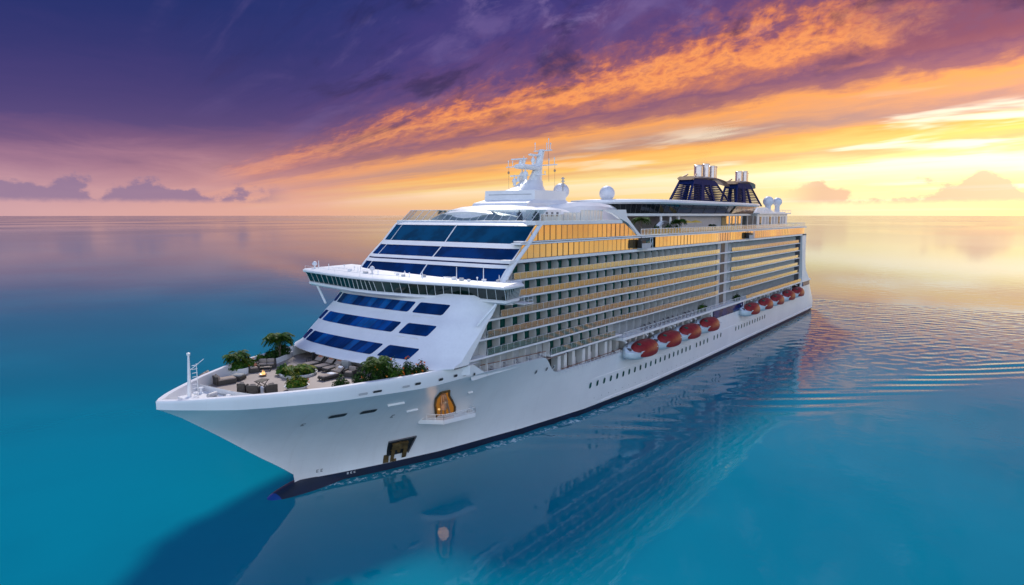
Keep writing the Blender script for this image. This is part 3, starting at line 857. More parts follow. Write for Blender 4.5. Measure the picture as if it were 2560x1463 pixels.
mu_b, mu_g, mu_h = ub.mesh("balcony", UM), ug.mesh("glass_panel", M['glass_rail']), uh.mesh("balustrade_frame", M['rail'])
cells = []
for r, z in enumerate(DZ):
    x = -20.0
    while x - PITCH > -218.0:
        if x <= tab(XE, z + 2.4) + 0.4 and not (-138.2 < x - 1.75 < -127.5): cells.append((x, z, r))
        x -= PITCH
x = -41.9
while x - PITCH > -69: cells.append((x, 14.45, 5)); x -= PITCH
CAMP = Vector((57.8, 83.4, 40.0))
cells.sort(key=lambda c: (Vector((c[0], ws(c[0]), c[1])) - CAMP).length)
def place(c):
    x, z, r = c
    y0, y1 = ws(x) - 0.06, ws(x - PITCH) - 0.06
    return x, y0, z - WL, math.atan2(y0 - y1, PITCH)
for c in cells[:100]:
    x, y, z, a = place(c)
    o = put('balcony', mu_b, ship, (x, y, z), a)
    put('glass_panel', mu_g, o); put('balustrade_frame', mu_h, o)
xx = -20.6
while xx - PITCH > -45:                                   # cabin fronts along the mooring deck, no balustrade
    o = put('cabin_front', mu_b, ship, (xx, ws(xx) - 0.3, 14.0 - WL), 0.0); o.scale.z = 1.17; xx -= PITCH
def merge(name, srcs, mats, cs):
    b = MB()
    for c in cs:
        x, y, z, a = place(c); Mx = Matrix.Translation((x, y, z)) @ Matrix.Rotation(a, 4, 'Z')
        for src, k in srcs:
            b.v, o = b.v, len(b.v)
            b.v += [tuple(Mx @ Vector(p)) for p in src.v]
            for f, m in zip(src.f, src.m): b.f.append(tuple(i + o for i in f)); b.m.append(m + k)
    o = b.build(name, mats, ship); o['kind'] = 'stuff'
merge('far_balconies', [(ub, 0), (ug, 5), (uh, 6)], UM + [M['glass_rail'], M['rail']], cells[100:])

# lift shaft notch
b = SB(); b.box(-137.2, -128.6, 15.5, 17.6, 13.7, 32.0, 0)
for z in DZ: b.box(-137.4, -128.4, 17.6, 18.0, z - 0.35, z + 0.05, 1)
b.box(-134.4, -131.2, 17.6, 17.7, 14, 31.8, 2)
b.build('lift_shaft', [M['grey'], M['white'], M['recess_wall']])
# aft pillar and the raked stern end
b = SB(); b.sideprism([(-220.5, 32.4), (-227.0, 32.4), (-227.0, 26), (-227.6, 21), (-229.5, 17.5), (-233.5, 15.0), (-236, 13.6), (-224.0, 13.6), (-223.2, 17)], -18.7, 18.85)
b.build('stern_frame', M['white'])
b = SB(); b.box(-219.9, -219.4, 15.5, 18.4, 13.6, 32.0); b.build('stern_screen', M['grey_dark'])

# sun deck over the boats, its fascia, rail and walls
b = SB(); xs = edge_xs(-68.5, -238, 4)
b.loft([[(x, 14.5, 13.0), (x, 18.6, 13.0), (x, 18.95, 13.05), (x, 18.95, 13.62), (x, 14.5, 13.62)] for x in xs], True, caps=True)
b.build('sun_deck', M['white'])
b = SB()
x = -69.5
while x > -218:
    if not -138 < x < -127: b.box(x - 0.05, x + 0.05, 15.0, 17.4, 13.62, 16.9)
    x -= 3.5
split(b, 'sun_deck_screen', M['grey'])
def rail(name, path, h=1.1, posts=2.4, bars=4, hand='rail', r=0.045):
    b = SB(); up = Vector((0, 0, 1))
    for p, q in zip(path, path[1:]):
        p, q = Vector(p), Vector(q); L = (q - p).length; n = max(1, round(L / posts))
        for i in range(n + 1): b.tube(p.lerp(q, i / n), p.lerp(q, i / n) + up * h, r, n=5)
        for k in range(1, bars): b.tube(p + up * (h * k / bars), q + up * (h * k / bars), r * 0.75, n=4)
        b.tube(p + up * h, q + up * h, r * 1.5, n=5, mat=1)
    return b.build(name, [M['rail'], M[hand]])
rail('deck_rail', [(-22.8, hb(-22.8, 14) - .1, 14.7), (-30, hb(-30, 14) - .1, 14.5), (-40.5, hb(-40.5, 14) - .1, 14.2)], 1.15, 1.7, 5, 'wood_rail')
rail('promenade_rail', [(-44.8, 18.3, 10.2), (-68, 18.4, 10.2)], 1.1, 1.6, 4, 'wood_rail')
rail('sun_deck_rail', [(-69, 18.85, 13.6), (-130, 18.85, 13.6), (-152, 18.85, 13.6)], 1.15, 2.4, 4)
for x0, x1 in ((-152.5, -222),):
    n = 20
    for i in range(n):
        a, c = lerp(x0, x1, i / n), lerp(x0, x1, (i + 1) / n)
        SB().quad((a - .03, 18.85, 13.65), (c + .03, 18.85, 13.65), (c + .03, 18.85, 14.75), (a - .03, 18.85, 14.75)).build('deck_glass', M['glass_rail'])
# promenade wall: pale piers, and a black back sheet for the shade between
b = SB(); b.box(-238, -44, 14.4, 14.6, 9.95, 14.3, 1)
x = -47.0; k = 0
while x > -222:
    if not (-151 < x < -123):
        b.box(x - 1.1, x, 14.6, 15.6 + 0.5 * (k % 3 == 0), 9.95, 13.0, 0)
        if k % 2 == 0: b.box(x - 2.2, x - 1.6, 14.6, 15.2, 9.95, 11.4, 2)
    x -= 3.1; k += 1
b.build('promenade_wall', [M['white'], M['black'], M['grey']])
# tall blue window between the two groups of boats, and the one at the stern
def flat_window(name, mat, x0, x1, z0, z1, y=18.62, slant=0.0):
    return SB().sideprism([(x0, z0), (x0 + slant, z1), (x1 + slant, z1), (x1, z0)], y - 0.3, y).build(name, mat)
SB().box(-152.2, -123.0, 14.0, 18.35, 10.0, 13.05).build('hull_bay', M['white'])
flat_window('bay_window', M['glass_blue'], -150.4, -124.4, 10.6, 12.95)
o = flat_window('stern_window', M['glass_blue'], -237.0, -226.0, 11.2, 13.3, 18.72)

# ------------------------------------------------------------------ upper side glass bands
def band(name, mat, x0, x1, z0, z1, panes, s0=0.0, s1=0.0, y=0.0):
    """glazed band along the port side; s0/s1 are how far its ends lean, panes stand upright"""
    def clip(poly, side):
        # keep what lies between the two sloping ends
        o = []
        def d(p):
            w = (p[1] - z0) / (z1 - z0)
            return (x0 + s0 * w) - p[0] if side == 0 else p[0] - (x1 + s1 * w)
        for p, q in zip(poly, poly[1:] + poly[:1]):
            a, c = d(p), d(q)
            if a >= 0: o.append(p)
            if a * c < 0: t = a / (a - c); o.append((lerp(p[0], q[0], t), lerp(p[1], q[1], t)))
        return o
    hi, lo = max(x0, x0 + s0), min(x1, x1 + s1)
    b, f = SB(), MB()
    for i in range(panes):
        a, c = lerp(hi, lo, i / panes), lerp(hi, lo, (i + 1) / panes)
        poly = clip(clip([(a - .03, z0), (a - .03, z1), (c + .03, z1), (c + .03, z0)], 0), 1)
        if len(poly) < 3: continue
        j = 0.03 * math.sin(i * 12.9898 + z0 * 7.1)
        b.add([(x, ws(x) - 0.18 + y + j * (1 if abs(x - a) < abs(x - c) else -1), z) for x, z in poly], [tuple(range(len(poly)))])
        if i:
            bar = clip(clip([(a + .04, z0), (a + .04, z1), (a - .04, z1), (a - .04, z0)], 0), 1)
            if len(bar) >= 3: f.add([(x, ws(x) - 0.12 + y, z - WL) for x, z in bar], [tuple(range(len(bar)))])
    xs = edge_xs(min(x0, x0 + s0), max(x1, x1 + s1), 3.0)
    for z in (z0 + 0.03, z1 - 0.03): f.loft([[(x, ws(x) - 0.11 + y, z - 0.03 - WL), (x, ws(x) - 0.11 + y, z + 0.03 - WL)] for x in xs], False)
    g = b.build(name, mat)
    f.build('pane_frame', M['grey_dark'], g)
    return g
band('lounge_window', M['glass_bronze'], -33.9, -75.3, 35.5, 38.25, 22, s0=-3.0, s1=5.4)
band('gallery_window', M['glass_bronze'], -30.7, -75.8, 32.5, 34.95, 24, s0=-2.5)
band('aft_gallery_window', M['glass_bronze'], -84.5, -224.5, 32.5, 35.0, 66)
def fascia(name, x0, x1, z0, z1, off=0.1, deep=2.0):
    xs = edge_xs(x0, x1, 3.0)
    return SB().loft([[(x, ws(x) - deep, z0), (x, ws(x) + off, z0), (x, ws(x) + off, z1), (x, ws(x) - deep, z1)] for x in xs], True, caps=True).build(name, M['white'])
fascia('side_fascia', -29.2, -227, 31.95, 32.5)
fascia('side_fascia', -32.2, -227, 34.95, 35.22); fascia('side_fascia', -33.0, -227, 35.32, 35.52, 0.02)
fascia('roof_fascia', -36.5, -68.2, 38.25, 38.95)
b = SB(); b.box(-226.5, -37.5, -18.2, 16.9, 35.3, 35.5); b.build('lido_deck', M['teak'])
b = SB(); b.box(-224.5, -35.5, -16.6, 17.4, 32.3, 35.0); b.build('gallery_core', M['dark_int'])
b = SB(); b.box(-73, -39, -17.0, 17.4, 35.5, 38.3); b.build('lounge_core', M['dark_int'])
b = SB(); b.prism([(-37.4, -17.2), (-37.4, 17.3), (-69, 18.0), (-69, -17.6)], 38.3, 38.9); b.build('observation_deck', M['white_deck'])
# swooping arch that closes the forward block
def arch():
    outer = [(-60.0, 41.05), (-69.5, 41.1), (-70.0, 39.6), (-72.0, 38.4), (-74.5, 36.9), (-76.9, 35.5)]
    inner = [(-75.1, 35.5), (-73.4, 36.9), (-70.2, 38.35), (-67.0, 39.25), (-64.0, 40.2), (-60.5, 40.9)]
    b = SB()
    for (p, q), (r, s) in zip(zip(outer[1:], outer[2:]), zip(inner[::-1][1:], inner[::-1][2:])): pass
    pts = outer + inner
    b.sideprism(pts[::-1], 17.9, 18.55)
    b.sideprism(pts[::-1], -18.3, -17.7)
    split(b, 'side_arch', M['white'])
arch()
# wind screens
def screen(name, pts, h, lean, n, post='rail'):
    """glass wind screen with slanting posts; lean pushes the top outwards (x, y)"""
    g, f = SB(), SB()
    for p, q in zip(pts, pts[1:]):
        p, q = Vector(p), Vector(q); up = Vector((lean[0], lean[1], h)); m = max(1, round((q - p).length / n))
        for i in range(m):
            a, c = p.lerp(q, i / m), p.lerp(q, (i + 1) / m)
            g.quad(a, c, c + up, a + up); f.tube(a, a + up, 0.06, n=4)
        f.tube(p + up, q + up, 0.06, n=5); f.tube(q, q + up, 0.06, n=4)
    o = g.build(name, M['glass_screen'])
    f.v = [(x, y, z - WL) for x, y, z in f.v]; MB.build(f, 'screen_post', M[post], o)
fr = [(fu(y, 38.95) - 0.1, y, 38.95) for y in (-17.2, -14.5, -7, 0, 7, 14.5, 17.2)]
screen('wind_screen', fr, 2.0, (-2.6, 0), 1.7)
screen('side_screen', [(-38.6, 17.7, 38.95), (-46, 17.8, 38.95)], 1.15, (0, 0), 1.8)
screen('side_screen', [(-46, 17.8, 38.95), (-52, 17.85, 38.95)], 1.5, (0, 0), 1.5)
screen('side_screen', [(-52, 17.85, 38.95), (-60.5, 17.9, 38.95)], 2.0, (0, 0), 1.2)
screen('lido_balustrade', [(-77, 18.5, 35.5), (-150, 18.55, 35.5), (-225, 18.55, 35.5)], 1.35, (0, 0), 1.75)
screen('stern_balustrade', [(-225, 18.5, 35.5), (-225, -18.2, 35.5)], 1.35, (0, 0), 2.2)

# ------------------------------------------------------------------ roof, mast house, mast
def ring(cx, cy, rx, ry, z, n=36): return [(cx + rx * math.cos(2 * math.pi * i / n), cy + ry * math.sin(2 * math.pi * i / n), z) for i in range(n)]
b = SB()
b.loft([ring(-53, 0, 14.5, 14.0, 38.9), ring(-53, 0, 14.3, 13.8, 39.9), ring(-52.5, 0, 12.5, 12.2, 40.9), ring(-52.5, 0, 9.5, 9.5, 41.6), ring(-53, 0, 5.5, 6, 41.95), ring(-53, 0, .1, .1, 42.05)], True)
b.build('dome_roof', M['white_deck'], smooth=60)
b = SB()   # arched shade in the front of the dome
b.loft([[(-39.5 - 0.012 * y * y, y, 38.95) for y in range(-11, 12)], [(-38.9 - 0.02 * y * y, y, 40.6 - 0.011 * y * y) for y in range(-11, 12)], [(-39.8 - 0.02 * y * y, y, 41.0 - 0.012 * y * y) for y in range(-11, 12)]], False)
b.build('dome_canopy', M['white'], smooth=60)
b = SB()   # long casing running aft, sloping sides
prof = lambda x, h, w: [(x, -w, 38.9), (x, -w + 1.0, h - 0.8), (x, -w + 2.2, h), (x, w - 2.2, h), (x, w - 1.0, h - 0.8), (x, w, 38.9)]
b.loft([prof(-56, 42.0, 10.5), prof(-64, 42.7, 12.0), prof(-71, 42.7, 12.6), prof(-84, 42.6, 7.6), prof(-98, 42.3, 3.2)], False, flip=True)
b.add(prof(-98, 42.3, 3.2), [tuple(range(6))]); b.add(prof(-56, 42.0, 10.5), [tuple(range(6))[::-1]])
b.build('roof_casing', M['white'], smooth=30)
b = SB(); b.prism([(-66, -14), (-66, 12.4), (-71, 12.4), (-84, 7.5), (-98, 3.1), (-98, -3.1), (-84, -7.5), (-71, -12.4)], 35.45, 38.95); b.build('casing_base', M['white'])
b = SB()
b.loft([[(-52 + 4 * k, -5.6 - k, z), (-52 + 4 * k, 7.2 + k * .5, z), (-63.5 - k, 7.2 + k, z), (-63.5 - k, -5.6 - k, z)] for z, k in ((41.6, 0.9), (42.4, 0.75), (43.1, 0.05), (45.0, 0.0))], True, caps=True)
b.loft([[(-55, -3, z), (-55, 5, z), (-63, 5, z), (-63, -3, z)] if z < 45.1 else [(-57.5, -1.9, z), (-57.5, 3.2, z), (-64, 3.2, z), (-64, -1.9, z)] for z in (45.0, 45.2)], True, caps=True)
b.box(-65.0, -63.5, -4, 5.0, 41.8, 43.2)
b.build('mast_house', M['white'])
SB().box(-52.4, -51.9, -4.6, 6.4, 43.25, 44.25).build('louvre_band', M['grey'])
b = SB()
oval = lambda cx, cy, rx, ry, z: [(cx + rx * math.cos(a), cy + ry * math.sin(a), z) for a in [2 * math.pi * i / 16 for i in range(16)]]
b.loft([oval(-58.7, 0, 6.6, 3.6, 44.9), oval(-59.4, 0, 5.4, 3.0, 45.4), oval(-60.3, 0, 3.9, 2.4, 46.2), oval(-61.2, 0, 3.0, 1.9, 47.4)], True, caps=True)
b.loft([oval(-62.3, 0, 2.1, 1.2, 47.3), oval(-63.0, 0, 1.5, 1.0, 49.0), oval(-63.7, 0, 0.95, 0.8, 51.0), oval(-65.0, 0, 0.75, 0.6, 54.3)], True, caps=True)
b.build('mast', M['white'], smooth=50)
b = SB(); b.bevbox((-59.6, 0, 50.2), 7.2, 2.6, 0.9, 0.3); b.build('radar_platform', M['white'])
b = SB(); b.bevbox((-62.4, 0, 52.9), 4.4, 0.8, 0.4, 0.12); b.build('upper_platform', M['white'])
def yard(x, z, y0, y1, r, tips):
    b = SB(); b.tube((x, y0, z), (x, y1, z), r, r, 6)
    for y, h in tips: b.tube((x, y, z), (x, y, z + h), 0.07, n=5); b.lathe([(0.12, 0), (0.14, 0.3), (0.02, 0.4)], (x, y, z + h - 0.1), 8)
    b.build('yard', M['white'])
yard(-63, 50.7, -8.4, 5.3, 0.13, [(-7.8, 1.2), (-6.6, 1.0), (3.2, 1.1), (4.6, 1.3)])
yard(-64.5, 54.0, -1.8, 3.0, 0.14, [(-1.5, 1.6), (1.6, 1.4), (2.1, 2.3), (2.6, 1.3)])
yard(-61.5, 48.6, -3.4, 3.4, 0.08, [(-3.2, .4), (3.2, .5)])
for x, y, z, L in ((-57.6, -1.5, 52.0, 4.2), (-57.6, -3.4, 48.5, 3.6)):
    b = SB(); b.lathe([(0.5, 0), (0.4, 0.6), (0.28, 0.75), (0.28, 1.0)], (x, y * 0.3, z - 1.45), 10); b.bevbox((x, y * 0.3 - 0.4, z - 0.2), 0.35, L, 0.3, 0.08)
    b.build('radar_scanner', M['white'])
for x, y, z, s in ((-59, -0.6, 50.65, .9), (-60.6, 0.7, 50.65, 1.1), (-57.6, 0.8, 47.4, 1.3), (-59.2, -1.2, 46.9, 1.5), (-57.0, -1.6, 46.2, 1.1)):
    SB().lathe([(0.35 * s, 0), (0.3 * s, 0.5 * s), (0.5 * s, 0.8 * s), (0.42 * s, 1.2 * s), (0.12 * s, 1.45 * s), (0.05, 2.1 * s)], (x, y, z), 10).build('antenna', M['white'], smooth=50)
for y in (-7.7, 4.7):
    b = SB(); b.tube((-63, y, 50.6), (-63, y, 44.6), 0.025, n=4); b.lathe([(0.02, 0), (0.25, 0.2), (0.25, 0.5), (0.02, 0.7)], (-63, y, 49.1), 8, 1)
    b.build('signal_halyard', [M['grey_dark'], M['copper']])
b = SB(); b.tube((-69, 3.0, 45.0), (-69, 3.0, 48.4), 0.16, n=6)
for k in range(4): b.box(-69.3, -68.7, 2.7, 3.3, 46.2 + 0.6 * k, 46.4 + 0.6 * k)
b.build('lamp_mast', M['grey'])
b = SB()
for y in (-2.2, 2.2): b.path([(-64.5, y, 47.3), (-66.2, y * .4, 54.0)], 0.03, 4)
split(b, 'stay', M['grey_dark'])
def radome(x, y, z, r, zb, name='radome'):
    o = SB()
    prof = [(r * 0.55, zb - z), (r * 0.52, -r * 0.95), (r * 0.62, -r * 0.80)] + [(r * math.cos(a), r * math.sin(a)) for a in [R(-52 + 142 * i / 14) for i in range(15)]]
    prof[-1] = (0.02, r)
    o.lathe(prof, (x, y, z), 24); return o.build(name, M['dome'], smooth=50)
radome(-73, 0, 45.45, 1.85, 42.0); radome(-95, 0, 45.5, 1.98, 41.2)
radome(-203.5, 10, 45.1, 1.95, 41.0); radome(-216, 10, 45.1, 1.72, 40.8)
# small deck house and screens on the forward deck
b = SB(); b.box(-49.5, -43.5, 11.0, 15.0, 38.9, 40.9); b.build('deck_house', M['white'])
for x in (-44.6, -46.4, -48.2): SB().box(x - 0.35, x + 0.35, 14.95, 15.04, 39.7, 40.5).build('deck_house_window', M['grey_dark'])

# ------------------------------------------------------------------ sky lounge
LP = [(-92.5, -5), (-92, 0), (-93, 5), (-96, 9.5), (-101, 12.2), (-112, 13.0), (-150, 13.2), (-172, 13.0), (-180, 12.2)]
def outline(d, zf):
    pts = [(x - 0 if x < -120 else x, y) for x, y in LP]
    c = (-136, 0); o = []
    for x, y in pts: o.append((x + (d if x > -105 else (-d if x < -175 else 0)), y + d * (1 if y > 0 else -1) * min(1, abs(y) / 9), zf))
    return o + [(x, -abs(y), z) for x, y, z in o[::-1] if y > 5] 
b = SB()
b.loft([outline(0.0, 42.75), outline(1.05, 42.8), outline(1.35, 43.2), outline(1.2, 43.75), outline(-2.0, 44.05)], True, caps=True, flip=True)
b.build('lounge_roof', M['white'], smooth=40)
b = SB(); b.loft([outline(-1.4, 39.6), outline(-1.0, 39.75), outline(-0.95, 40.35), outline(-1.3, 40.4)], True, caps=True, flip=True); b.build('lounge_floor', M['white'], smooth=40)
g = SB(); g.loft([outline(-1.15, 40.4), outline(-0.1, 42.76)], True, flip=True); g.build('lounge_glass', M['glass_smoke'])
b = SB()
A, B2 = outline(-1.1, 40.4), outline(-0.02, 42.75)
def along(L, n):
    o = []
    for i in range(len(L)):
        p, q = Vector(L[i]), Vector(L[(i + 1) % len(L)])
        for k in range(n): o.append(p.lerp(q, k / n))
    return o
for p, q in list(zip(along(A, 4), along(B2, 4)))[:36]: b.tube(p, q, 0.06, n=4)
b.build('lounge_mullion', M['grey_dark'])
b = SB()
b.quad((-154.5, 12.45, 40.42), (-178.5, 11.9, 40.42), (-179.6, 13.0, 42.74), (-156.5, 13.3, 42.74)); b.build('lounge_side_panel', M['glass_bronze'])
b = SB(); b.box(-152, -116, -9, 10.2, 35.5, 39.6, 0); b.build('lido_house', M['grey'])
b = SB(); b.box(-170, -152.2, -9, 11.5, 35.5, 39.6, 0); b.build('lido_pavilion', M['glass_bronze'])
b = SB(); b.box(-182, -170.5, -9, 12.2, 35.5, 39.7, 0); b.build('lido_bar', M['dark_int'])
b = SB()
for x in (-104, -110, -115.5): b.tube((x, 11.0, 35.5), (x, 11.0, 39.6), 0.35, n=10)
for x in range(-178, -152, 6): b.box(x - 0.12, x + 0.12, 11.9, 12.3, 35.5, 39.6)
split(b, 'lounge_column', M['white'])
b = SB()     # arched pool shelter under the lounge
n = 14
b.loft([[(-96 - 12 * i / n, y, 35.5 + 3.0 * math.sin(math.pi * i / n)) for i in range(n + 1)] for y in (12.2, 13.2)], False)
b.loft([[(-96.8 - 10.4 * i / n, y, 35.5 + 2.5 * math.sin(math.pi * i / n)) for i in range(n + 1)] for y in (12.2, 13.2)], False, flip=True)
b.build('pool_arch', M['white'], smooth=60)
# aft deckhouse
b = SB(); b.box(-222, -182.5, -12, 12.4, 35.5, 40.3); b.box(-224, -182, -13, 13.3, 40.3, 40.75); b.sideprism([(-183, 40.7), (-186, 42.6), (-196, 42.8), (-206, 41.2), (-222, 41.2), (-222, 40.7)], -10, 11.5)
b.build('aft_house', M['white'])
for i in range(9):
    x = -186 - i * 4
    SB().box(x - 1.1, x + 1.1, 12.3, 12.5, 36.2, 39.4).build('aft_house_window', M['grey'] if i % 3 else M['glass_smoke'])
b = SB()
for x in range(-224, -183, 4): b.tube((x, 13.2, 40.75), (x, 13.2, 41.8), 0.05, n=4)
b.tube((-224, 13.2, 41.8), (-184, 13.2, 41.8), 0.06, n=4); b.build('roof_rail', M['rail'])

# ------------------------------------------------------------------ funnels
def funnel(x0, x1, t0, t1, hw, z0, z1, stacks, tail):
    c = 0.5 * (t0 + t1)
    def corner(xb, xt, yb, yt, t): return Vector((lerp(xb, xt, t), lerp(yb, yt, t), lerp(z0, z1, t)))
    legs = SB(); lou = SB()
    yb, yt = hw, hw * 0.72
    mids = [(x0, t0), (lerp(x0, x1, 0.30), lerp(t0, t1, 0.38)), (lerp(x0, x1, 0.58), lerp(t0, t1, 0.66)), (x1, t1)]
    for sg in (1, -1):
        for k, (a, q) in enumerate(mids):
            w = 1.5 if k in (1, 2) else 0.9
            if k == 1: w = 3.2
            p, s = corner(a, q, sg * yb, sg * yt, 0), corner(a, q, sg * yb, sg * yt, 1)
            legs.loft([[(v.x + w * f, v.y + sg * 0.12, v.z), (v.x + w * f, v.y - sg * 0.5, v.z), (v.x - w * f, v.y - sg * 0.5, v.z), (v.x - w * f, v.y + sg * 0.12, v.z)] for v, f in ((p, 0.5), (s, 0.34))], True, caps=True)
        n = 13
        for i in range(n):                                     # slats
            t = (i + 0.5) / n
            p, s = corner(x0, t0, sg * yb, sg * yt, t), corner(x1, t1, sg * yb, sg * yt, t)
            p2, s2 = corner(x0, t0, sg * (yb - 0.5), sg * (yt - 0.5), t - 0.02), corner(x1, t1, sg * (yb - 0.5), sg * (yt - 0.5), t - 0.02)
            up = Vector((0, 0, 0.22))
            lou.add([p, s, s2, p2, p + up, s + up, s2 + up, p2 + up], [(0, 1, 2, 3), (4, 7, 6, 5), (0, 4, 5, 1), (3, 2, 6, 7)])
    for xb, xt, d in ((x0, t0, 1), (x1, t1, -1)):
        for i in range(13):
            t = (i + 0.5) / 13
            p, s = corner(xb, xt, yb, yt, t), corner(xb, xt, -yb, -yt, t); up = Vector((0, 0, 0.22)); bk = Vector((-d * 0.5, 0, 0))
            lou.add([p, s, s + bk, p + bk, p + up, s + up, s + bk + up, p + bk + up], [(0, 1, 2, 3), (4, 7, 6, 5), (0, 4, 5, 1), (3, 2, 6, 7)])
    root = SB(); 
    # solid blue shoulder and the dark core behind the slats
    e = lambda t, k: [corner(x0, t0, yb * k, yt * k, t), corner(x1, t1, yb * k, yt * k, t), corner(x1, t1, -yb * k, -yt * k, t), corner(x0, t0, -yb * k, -yt * k, t)]
    root.loft([e(0.80, 1.02), e(1.0, 1.05), e(1.06, 1.06)], True, caps=True, flip=True)
    f = root.build('funnel', M['navy'])
    core = SB(); core.loft([[(c + 1.6, 0.7, z), (c - 1.6, 0.7, z), (c - 1.6, -0.7, z), (c + 1.6, -0.7, z)] for z in (z0, z1)], True, caps=True, flip=True)
    def sub(mb, name, mat, **k):
        mb.v = [(x, y, z - WL) for x, y, z in mb.v]; MB.build(mb, name, mat, f, **k)
    legs2 = MB(); legs2.v, legs2.f, legs2.m = [(x, y, z - WL) for x, y, z in legs.v], legs.f, legs.m; split(legs2, 'funnel_leg', M['navy'], f)
    lou2 = MB(); lou2.v, lou2.f, lou2.m = lou.v, lou.f, lou.m; sub(lou2, 'louvre', M['navy'])
    core2 = MB(); core2.v, core2.f, core2.m = core.v, core.f, core.m; sub(core2, 'duct', M['boot'])
    for sx, sy, r, top in stacks:
        s = MB().lathe([(r, z1 - 0.2), (r, top - 0.5), (r * 1.1, top - 0.45), (r * 1.1, top - 0.15), (r * 0.9, top), (r * 0.75, top), (r * 0.7, top - 0.7)], (sx, sy, 0), 14)
        sub(s, 'exhaust_pipe', M['chrome'], smooth=40)
    # swept bronze cowl
    s = MB(); rings = []
    for i in range(13):
        t = i / 12; x = lerp(t0 + 1.5, tail, t); z = z1 + 0.5 + 0.5 * math.sin(math.pi * min(1, t * 1.1)) - 1.8 * max(0, t - 0.62) ** 1.2 * 2.2
        w = yt + 0.4 + 0.5 * math.sin(math.pi * min(1, t * 1.3)) ; w *= 1.0 if t < 0.75 else lerp(1, 0.25, (t - 0.75) / 0.25)
        th = lerp(0.55, 0.2, t)
        rings.append([(x, w, z), (x, w - 0.9, z + th), (x, -w + 0.9, z + th), (x, -w, z), (x, -w + 0.8, z - th), (x, w - 0.8, z - th)])
    s.loft(rings, True, caps=True, flip=True); sub(s, 'cowl', M['copper'], smooth=50)
    s = MB()
    for sg in (1, -1): s.tube((t0 + 1.0, sg * yt, z1 + 0.2), (t0 - 4.0, sg * yt * 0.6, z1 + 2.0), 0.35, 0.25, 6)
    s.v = [(x, y, z - WL) for x, y, z in s.v]; split(s, 'fin', M['copper'], f)
funnel(-141.5, -181, -148, -167, 3.4, 43.9, 51.2, [(-155.2, 0.9, 1.35, 56.1), (-158.8, -0.8, 1.2, 56.6), (-161.4, 1.0, 1.25, 57.0), (-164.8, -0.6, 1.2, 56.6), (-167.6, 0.8, 1.2, 56.7), (-171.2, 0.0, 1.3, 56.8)], -187)
funnel(-187.5, -219, -191, -206, 3.2, 43.4, 51.4, [(-197.0, 0.6, 1.25, 56.4), (-200.0, -0.6, 1.15, 56.5), (-202.6, 0.8, 1.2, 56.7), (-206.0, 0.0, 1.25, 56.3)], -218)

# ------------------------------------------------------------------ hull fittings
def on_hull(x, z, o=0.0):
    e = 0.1; y = hb(x, z)
    n = Vector((-(hb(x + e, z) - hb(x - e, z)) / (2 * e), 1.0, -(hb(x, z + e) - hb(x, z - e)) / (2 * e))).normalized()
    return Vector((x, y, z)), n
def hull_patch(name, x0, x1, z0, z1, mat, round_=0.45, off=0.035, n=8, slant=0.0):
    """rounded opening wrapped on the shell"""
    b = SB(); w, h = x0 - x1, z1 - z0; r = min(w, h) * round_; pts = []
    for cx, cz, a0 in ((x0 - r, z1 - r, 0), (x1 + r, z1 - r, 90), (x1 + r, z0 + r, 180), (x0 - r, z0 + r, 270)):
        for i in range(6):
            a = R(a0 + 90 * i / 5); pts.append((cx + r * math.cos(a), cz + r * math.sin(a)))
    ctr = ((x0 + x1) / 2, (z0 + z1) / 2); P = []
    for x, z in pts:
        x += slant * (z - z0); p, nn = on_hull(x, z); P.append(p + nn * off)
    c, nn = on_hull(ctr[0] + slant * h / 2, ctr[1]); P.append(c + nn * off)
    m = len(pts)
    b.add(P, [(i, (i + 1) % m, m) for i in range(m)])
    rim = []
    for x, z in pts:
        x += slant * (z - z0); p, nn = on_hull(x, z); rim.append(p + nn * (off + 0.03)); 
    b.loft([rim, [p + (c - p).normalized() * 0.12 for p in rim]], True, 1)
    return b.build(name, [mat, M['white']])
x = -58.6; k = 0
gone = {18: 1, 22: 0}
for xa, xb, step in ((-58.6, -108.9, 2.62), (-112.9, -121.5, 2.75), (-126.4, -132.2, 2.75), (-145.3, -176, 2.78)):
    x = xa
    while x > xb:
        hull_patch('porthole', x + 0.48, x - 0.48, 4.25, 5.8, M['glass_green'], 0.48); x -= step
for xa, xb, z in ((-61, -118, 1.65),):
    x = xa
    while x > xb: hull_patch('drain_hole', x + 0.12, x - 0.12, z, z + 0.22, M['grey_dark'], 0.48); x -= 2.8
for x, z, w, h in ((-0.6, 11.25, 2.5, 0.65), (-4.9, 11.1, 2.5, 0.65), (-3.1, 15.3, 1.5, 0.38), (-9.2, 15.35, 1.2, 0.5), (-13.4, 15.2, 1.1, 0.55), (-16.4, 15.2, 1.0, 0.6), (-20.5, 14.6, 0.7, 0.7)):
    hull_patch('mooring_opening', x + w / 2, x - w / 2, z, z + h, M['black'], 0.45, 0.05)
for x, z, w, h in ((-1.1, 15.25, 1.5, 0.38), (-7.3, 15.3, 1.4, 0.4), (-18.4, 15.0, 0.9, 0.5)):
    hull_patch('fairlead', x + w / 2, x - w / 2, z, z + h, M['grey'], 0.45, 0.05)
for x in (-38.9, -42.0, -44.0): hull_patch('mooring_opening', x + 0.38, x - 0.38, 11.2, 12.1, M['grey_dark'], 0.48, 0.05)
def hull_bar(x0, x1, z):
    b = SB()
    r = []
    for i in range(5):
        x = lerp(x0, x1, i / 4); p, n = on_hull(x, z); r.append([p, p + n * 0.28, p + n * 0.28 + Vector((0, 0, 0.12)), p + Vector((0, 0, 0.16))])
    b.loft(r, True, caps=True); return b.build('fender_bar', M['white'])
hull_bar(-7.0, -9.6, 12.2); hull_bar(-11.8, -13.8, 9.9); hull_bar(-22.6, -23.6, 11.0)
